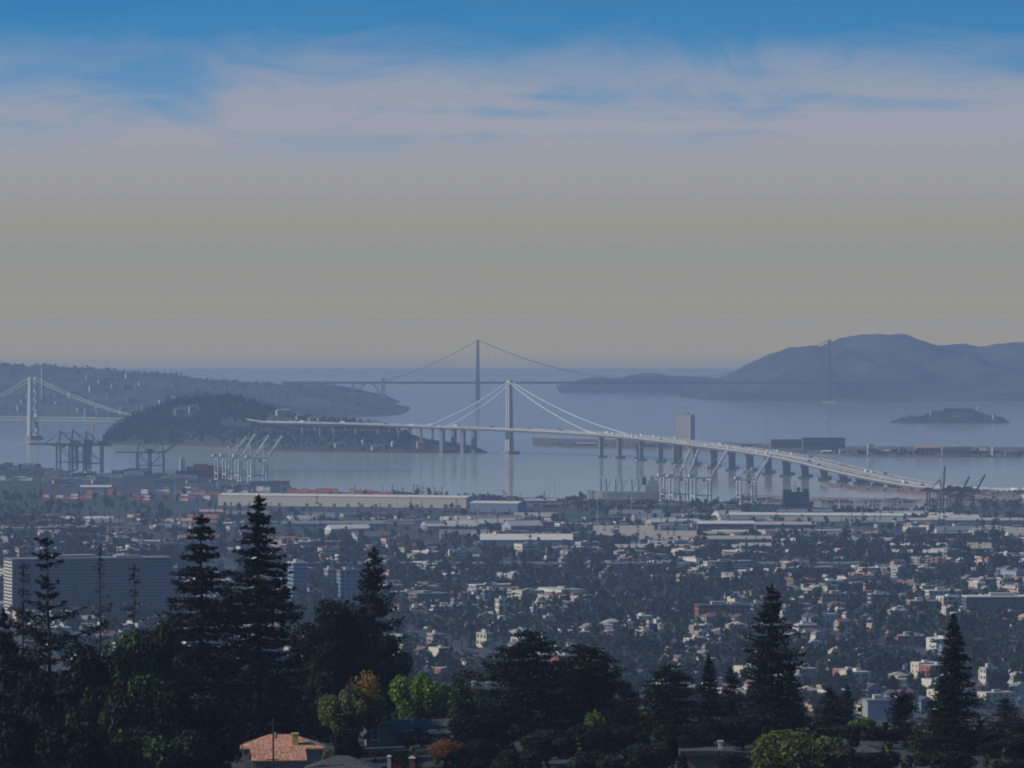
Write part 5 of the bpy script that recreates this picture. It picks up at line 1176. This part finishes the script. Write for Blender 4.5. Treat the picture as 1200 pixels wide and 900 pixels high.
for i, (px, py, D, r, k, lf) in enumerate(((552, 840, 980, 34, 'oak_b', 'dark'), (590, 830, 990, 40, 'oak', 'dark'), (560, 868, 960, 36, 'oak_b', 'black'), (640, 855, 960, 44, 'oak', 'dark'), (690, 850, 960, 40, 'oak_b', 'black'), (735, 850, 970, 36, 'oak', 'dark'), (790, 850, 960, 36, 'oak_b', 'dark'), (830, 845, 980, 34, 'oak', 'black'), (870, 840, 990, 34, 'oak_b', 'dark'), (760, 872, 930, 34, 'oak_b', 'dark'), (700, 880, 920, 36, 'oak', 'dark'), (610, 880, 920, 38, 'oak_b', 'dark'), (860, 886, 920, 30, 'oak_b', 'black'), (960, 838, 1070, 34, 'oak', 'dark'), (1000, 850, 1060, 40, 'oak_b', 'dark'), (1050, 855, 1040, 38, 'oak', 'black'), (1085, 862, 1000, 34, 'oak_b', 'dark'), (1150, 855, 1010, 42, 'oak', 'dark'), (1190, 865, 980, 44, 'oak_b', 'black'), (1110, 880, 930, 40, 'oak', 'dark'), (1030, 882, 930, 34, 'oak_b', 'dark'), (985, 884, 930, 30, 'oak_b', 'black'), (1200, 890, 920, 40, 'oak', 'dark'), (300, 855, 1040, 24, 'oak_b', 'black'), (385, 838, 1045, 24, 'oak_b', 'dark'), (530, 812, 1090, 26, 'oak_b', 'dark'), (480, 830, 1075, 26, 'oak', 'mid'), (246, 886, 900, 30, 'oak_b', 'black'))):
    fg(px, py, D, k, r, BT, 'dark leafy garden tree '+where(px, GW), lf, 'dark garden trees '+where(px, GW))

# ------------------------------------------------------------------ foreground houses
def fhouse(px0, px1, pyr, pye, D, label, wall, roof, kind='gable', depth=9, rz=0.0, name='hillside_house', axis='x', wins=(), chim=()):
    """pyr ridge height, pye eave height in the picture"""
    pc = (px0+px1)/2; x = X(pc, D); z = zg(x, D)-.3; w_ = (px1-px0)*D/F; hr = Z(pyr, D)-z; he = Z(pye, D)-z
    t = thing(name, label, 'house', (x, D+depth/2, z), rz)
    a = (-w_/2, w_/2, -depth/2, depth/2)
    if kind == 'gable':
        part('wall', MB().gwall(*a, -2, he, hr-.15, axis), M['wall_'+wall], t); rf = part('roof', MB().gable(*a, he, hr, .6, .25, axis), M['roof_'+roof], t)
    elif kind == 'hip':
        part('wall', MB().box(*a, -2, he), M['wall_'+wall], t); rf = part('roof', MB().hip(*a, he, hr, .7), M['roof_'+roof], t)
    else:
        part('wall', MB().box(*a, -2, he), M['wall_'+wall], t); rf = part('roof', MB().box(a[0]-.5, a[1]+.5, a[2]-.5, a[3]+.5, he-.1, hr), M['roof_'+roof], t)
    for fx, w2, zt, m in chim:
        c = part('chimney', MB().box(-w2/2, w2/2, -.5, .5, -2.2, zt).box(-w2/2-.12, w2/2+.12, -.62, .62, zt, zt+.25), M['wall_'+m], rf, (fx*w_, -depth*(.40 if m == 'yellow' else .12), hr))
    for fx, zc, ww, wh in wins:
        wd = part('window', MB().box(-ww/2, ww/2, -.10, .06, -wh/2, wh/2), M['glass'], t, (fx*w_, -depth/2-.02, zc))
        part('window_frame', MB().box(-ww/2-.18, ww/2+.18, -.06, .04, wh/2, wh/2+.2).box(-ww/2-.18, ww/2+.18, -.06, .04, -wh/2-.3, -wh/2).box(-ww/2-.18, -ww/2, -.06, .04, -wh/2, wh/2).box(ww/2, ww/2+.18, -.06, .04, -wh/2, wh/2), M['wall_white'], wd)
    part('door', MB().box(w_*.3, w_*.3+1, -depth/2-.1, -depth/2+.05, 0, 2.1), M['wall_brown'], t)
    return t
for px, py, r, lf in ((430, 884, 18, 'dark'), (447, 880, 14, 'black'), (466, 879, 16, 'dark'), (500, 880, 20, 'mid'), (515, 884, 18, 'dark'), (416, 872, 15, 'mid')):
    fg(px, py, 1000, 'bush', r, 'rounded_shrub', 'small dark shrub in front of the grey house', lf, 'shrubs before the grey house')
for n, c in dict(tile=(0.42,0.20,0.13), slate=(0.05,0.052,0.06), asphalt=(0.055,0.055,0.06)).items(): mk('roof_'+n, c, 0.9, 0.45, 2.2, bump=0.6, stretch=(1.0, 0.6, 0.6))
fhouse(283, 374, 863, 877, 938, 'house with red tiled roof and sunlit yellow chimney', 'tan', 'tile', 'hip', 9, 0.05, chim=((-.0+.17, 1.0, .2, 'yellow'),), wins=((-.3, 1.6, 1.2, 1.1), (.0, 1.6, 1.2, 1.1)))
fhouse(296, 352, 879, 893, 915, 'low front wing with brownish tiled roof below the red tiled house', 'pink', 'tile', 'gable', 7, 0.12, wins=((.2, 1.2, 1.0, 1.0),))
fhouse(428, 462, 848, 866, 1030, 'grey gabled house with white framed window', 'shingle', 'slate', 'gable', 10, 0.1, axis='y', wins=((-.25, 2.4, 1.0, 1.5),))
fhouse(458, 526, 847, 861, 1034, 'dark house with long slate roof and pale chimney', 'brown', 'slate', 'gable', 9, 0.05, chim=((-.15, .8, .3, 'pale'),), wins=((-.2, 2.0, 1.6, 1.2), (.2, 2.0, 1.2, 1.2)))
fhouse(360, 440, 888, 903, 900, 'dark roofed house at the lowest edge of the hillside', 'darkgrey', 'asphalt', 'hip', 9, -.05)
fhouse(548, 592, 803, 817, 1120, 'tall grey house with pale chimney pots behind the green trees', 'grey', 'asphalt', 'gable', 9, .1, chim=((-.35, .7, .3, 'white'), (.05, .9, .1, 'white')))
fhouse(636, 686, 862, 872, 1005, 'small dim house glimpsed under the wide cedar', 'tan', 'slate', 'gable', 8, .15, wins=((-.2, 1.8, .9, 1.0),))
fhouse(800, 858, 880, 885, 950, 'low flat-roofed house with white chimney beside the olive shrub', 'brown', 'asphalt', 'flat', 8, .0, chim=((.28, .7, 1.2, 'white'),))
fhouse(984, 1046, 876, 888, 960, 'grey roofed house between the olive shrub and the tall fir', 'grey', 'asphalt', 'hip', 9, .0)
def post(px, pyt, D, label, name, cat, wd, mt):
    x = X(px, D); z = zg(x, D)-.2; h = Z(pyt, D)-z; t = thing(name, label, cat, (x, D, z))
    return t, h
t, h = post(320, 842, 900, 'wooden utility pole with cross arm before the red tiled house', 'utility_pole', 'utility pole', .3, 'bark')
part('pole', MB().tube([(0,0,0),(0,0,h)], [.17,.12], 8), M['bark'], t); part('cross_arm', MB().cbox(0,0,h-1.0,2.4,.12,.14).cbox(0,0,h-6.5,2.0,.12,.14), M['bark'], t); part('transformer', MB().tube([(.4,0,h-3.2),(.4,0,h-2.2)], .26, 10), M['wall_grey'], t)
t, h = post(748, 808, 1000, 'dark wooden utility pole among the cedars', 'utility_pole', 'utility pole', .3, 'bark')
part('pole', MB().tube([(0,0,0),(0,0,h)], [.17,.12], 8), M['bark'], t); part('cross_arm', MB().cbox(0,0,h-.8,2.4,.12,.14), M['bark'], t)
t, h = post(483, 889, 940, 'red brick gate post with pale cap', 'gate_post', 'post', .5, 'brick')
part('shaft', MB().box(-.5,.5,-.5,.5,0,h), M['wall_brick'], t); part('cap', MB().taper(h,h+.4,1.25,1.25,.5,.5), M['wall_pale'], t)
t, h = post(456, 887, 940, 'white gate post beside the rust shrub', 'gate_post', 'post', .5, 'white')
part('shaft', MB().box(-.3,.3,-.3,.3,0,h), M['wall_white'], t); part('cap', MB().taper(h,h+.25,.8,.8,.3,.3), M['wall_white'], t)
# shaded garden ground cover
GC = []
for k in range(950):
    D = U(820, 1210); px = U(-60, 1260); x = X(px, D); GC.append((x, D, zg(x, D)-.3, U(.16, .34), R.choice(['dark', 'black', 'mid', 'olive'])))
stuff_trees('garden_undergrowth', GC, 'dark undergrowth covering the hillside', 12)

# ------------------------------------------------------------------ haze: the air over the whole scene
hz = MB().box(-15000, 15000, -700, 36500, -12, 322)
ho = link('haze', hz.mesh('haze')); ho['kind'] = 'stuff'; ho['label'] = 'pale blue haze lying over the bay and the city'
hm = bpy.data.materials.new('haze'); hm.use_nodes = True
N, L = hm.node_tree.nodes, hm.node_tree.links; N.clear()
pv = N.new('ShaderNodeVolumePrincipled'); pv.inputs['Color'].default_value = (0.415, 0.54, 0.81, 1)
pv.inputs['Density'].default_value = 4.7e-5; pv.inputs['Anisotropy'].default_value = 0.0
oo = N.new('ShaderNodeOutputMaterial'); L.new(pv.outputs[0], oo.inputs['Volume'])
ho.data.materials.append(hm)
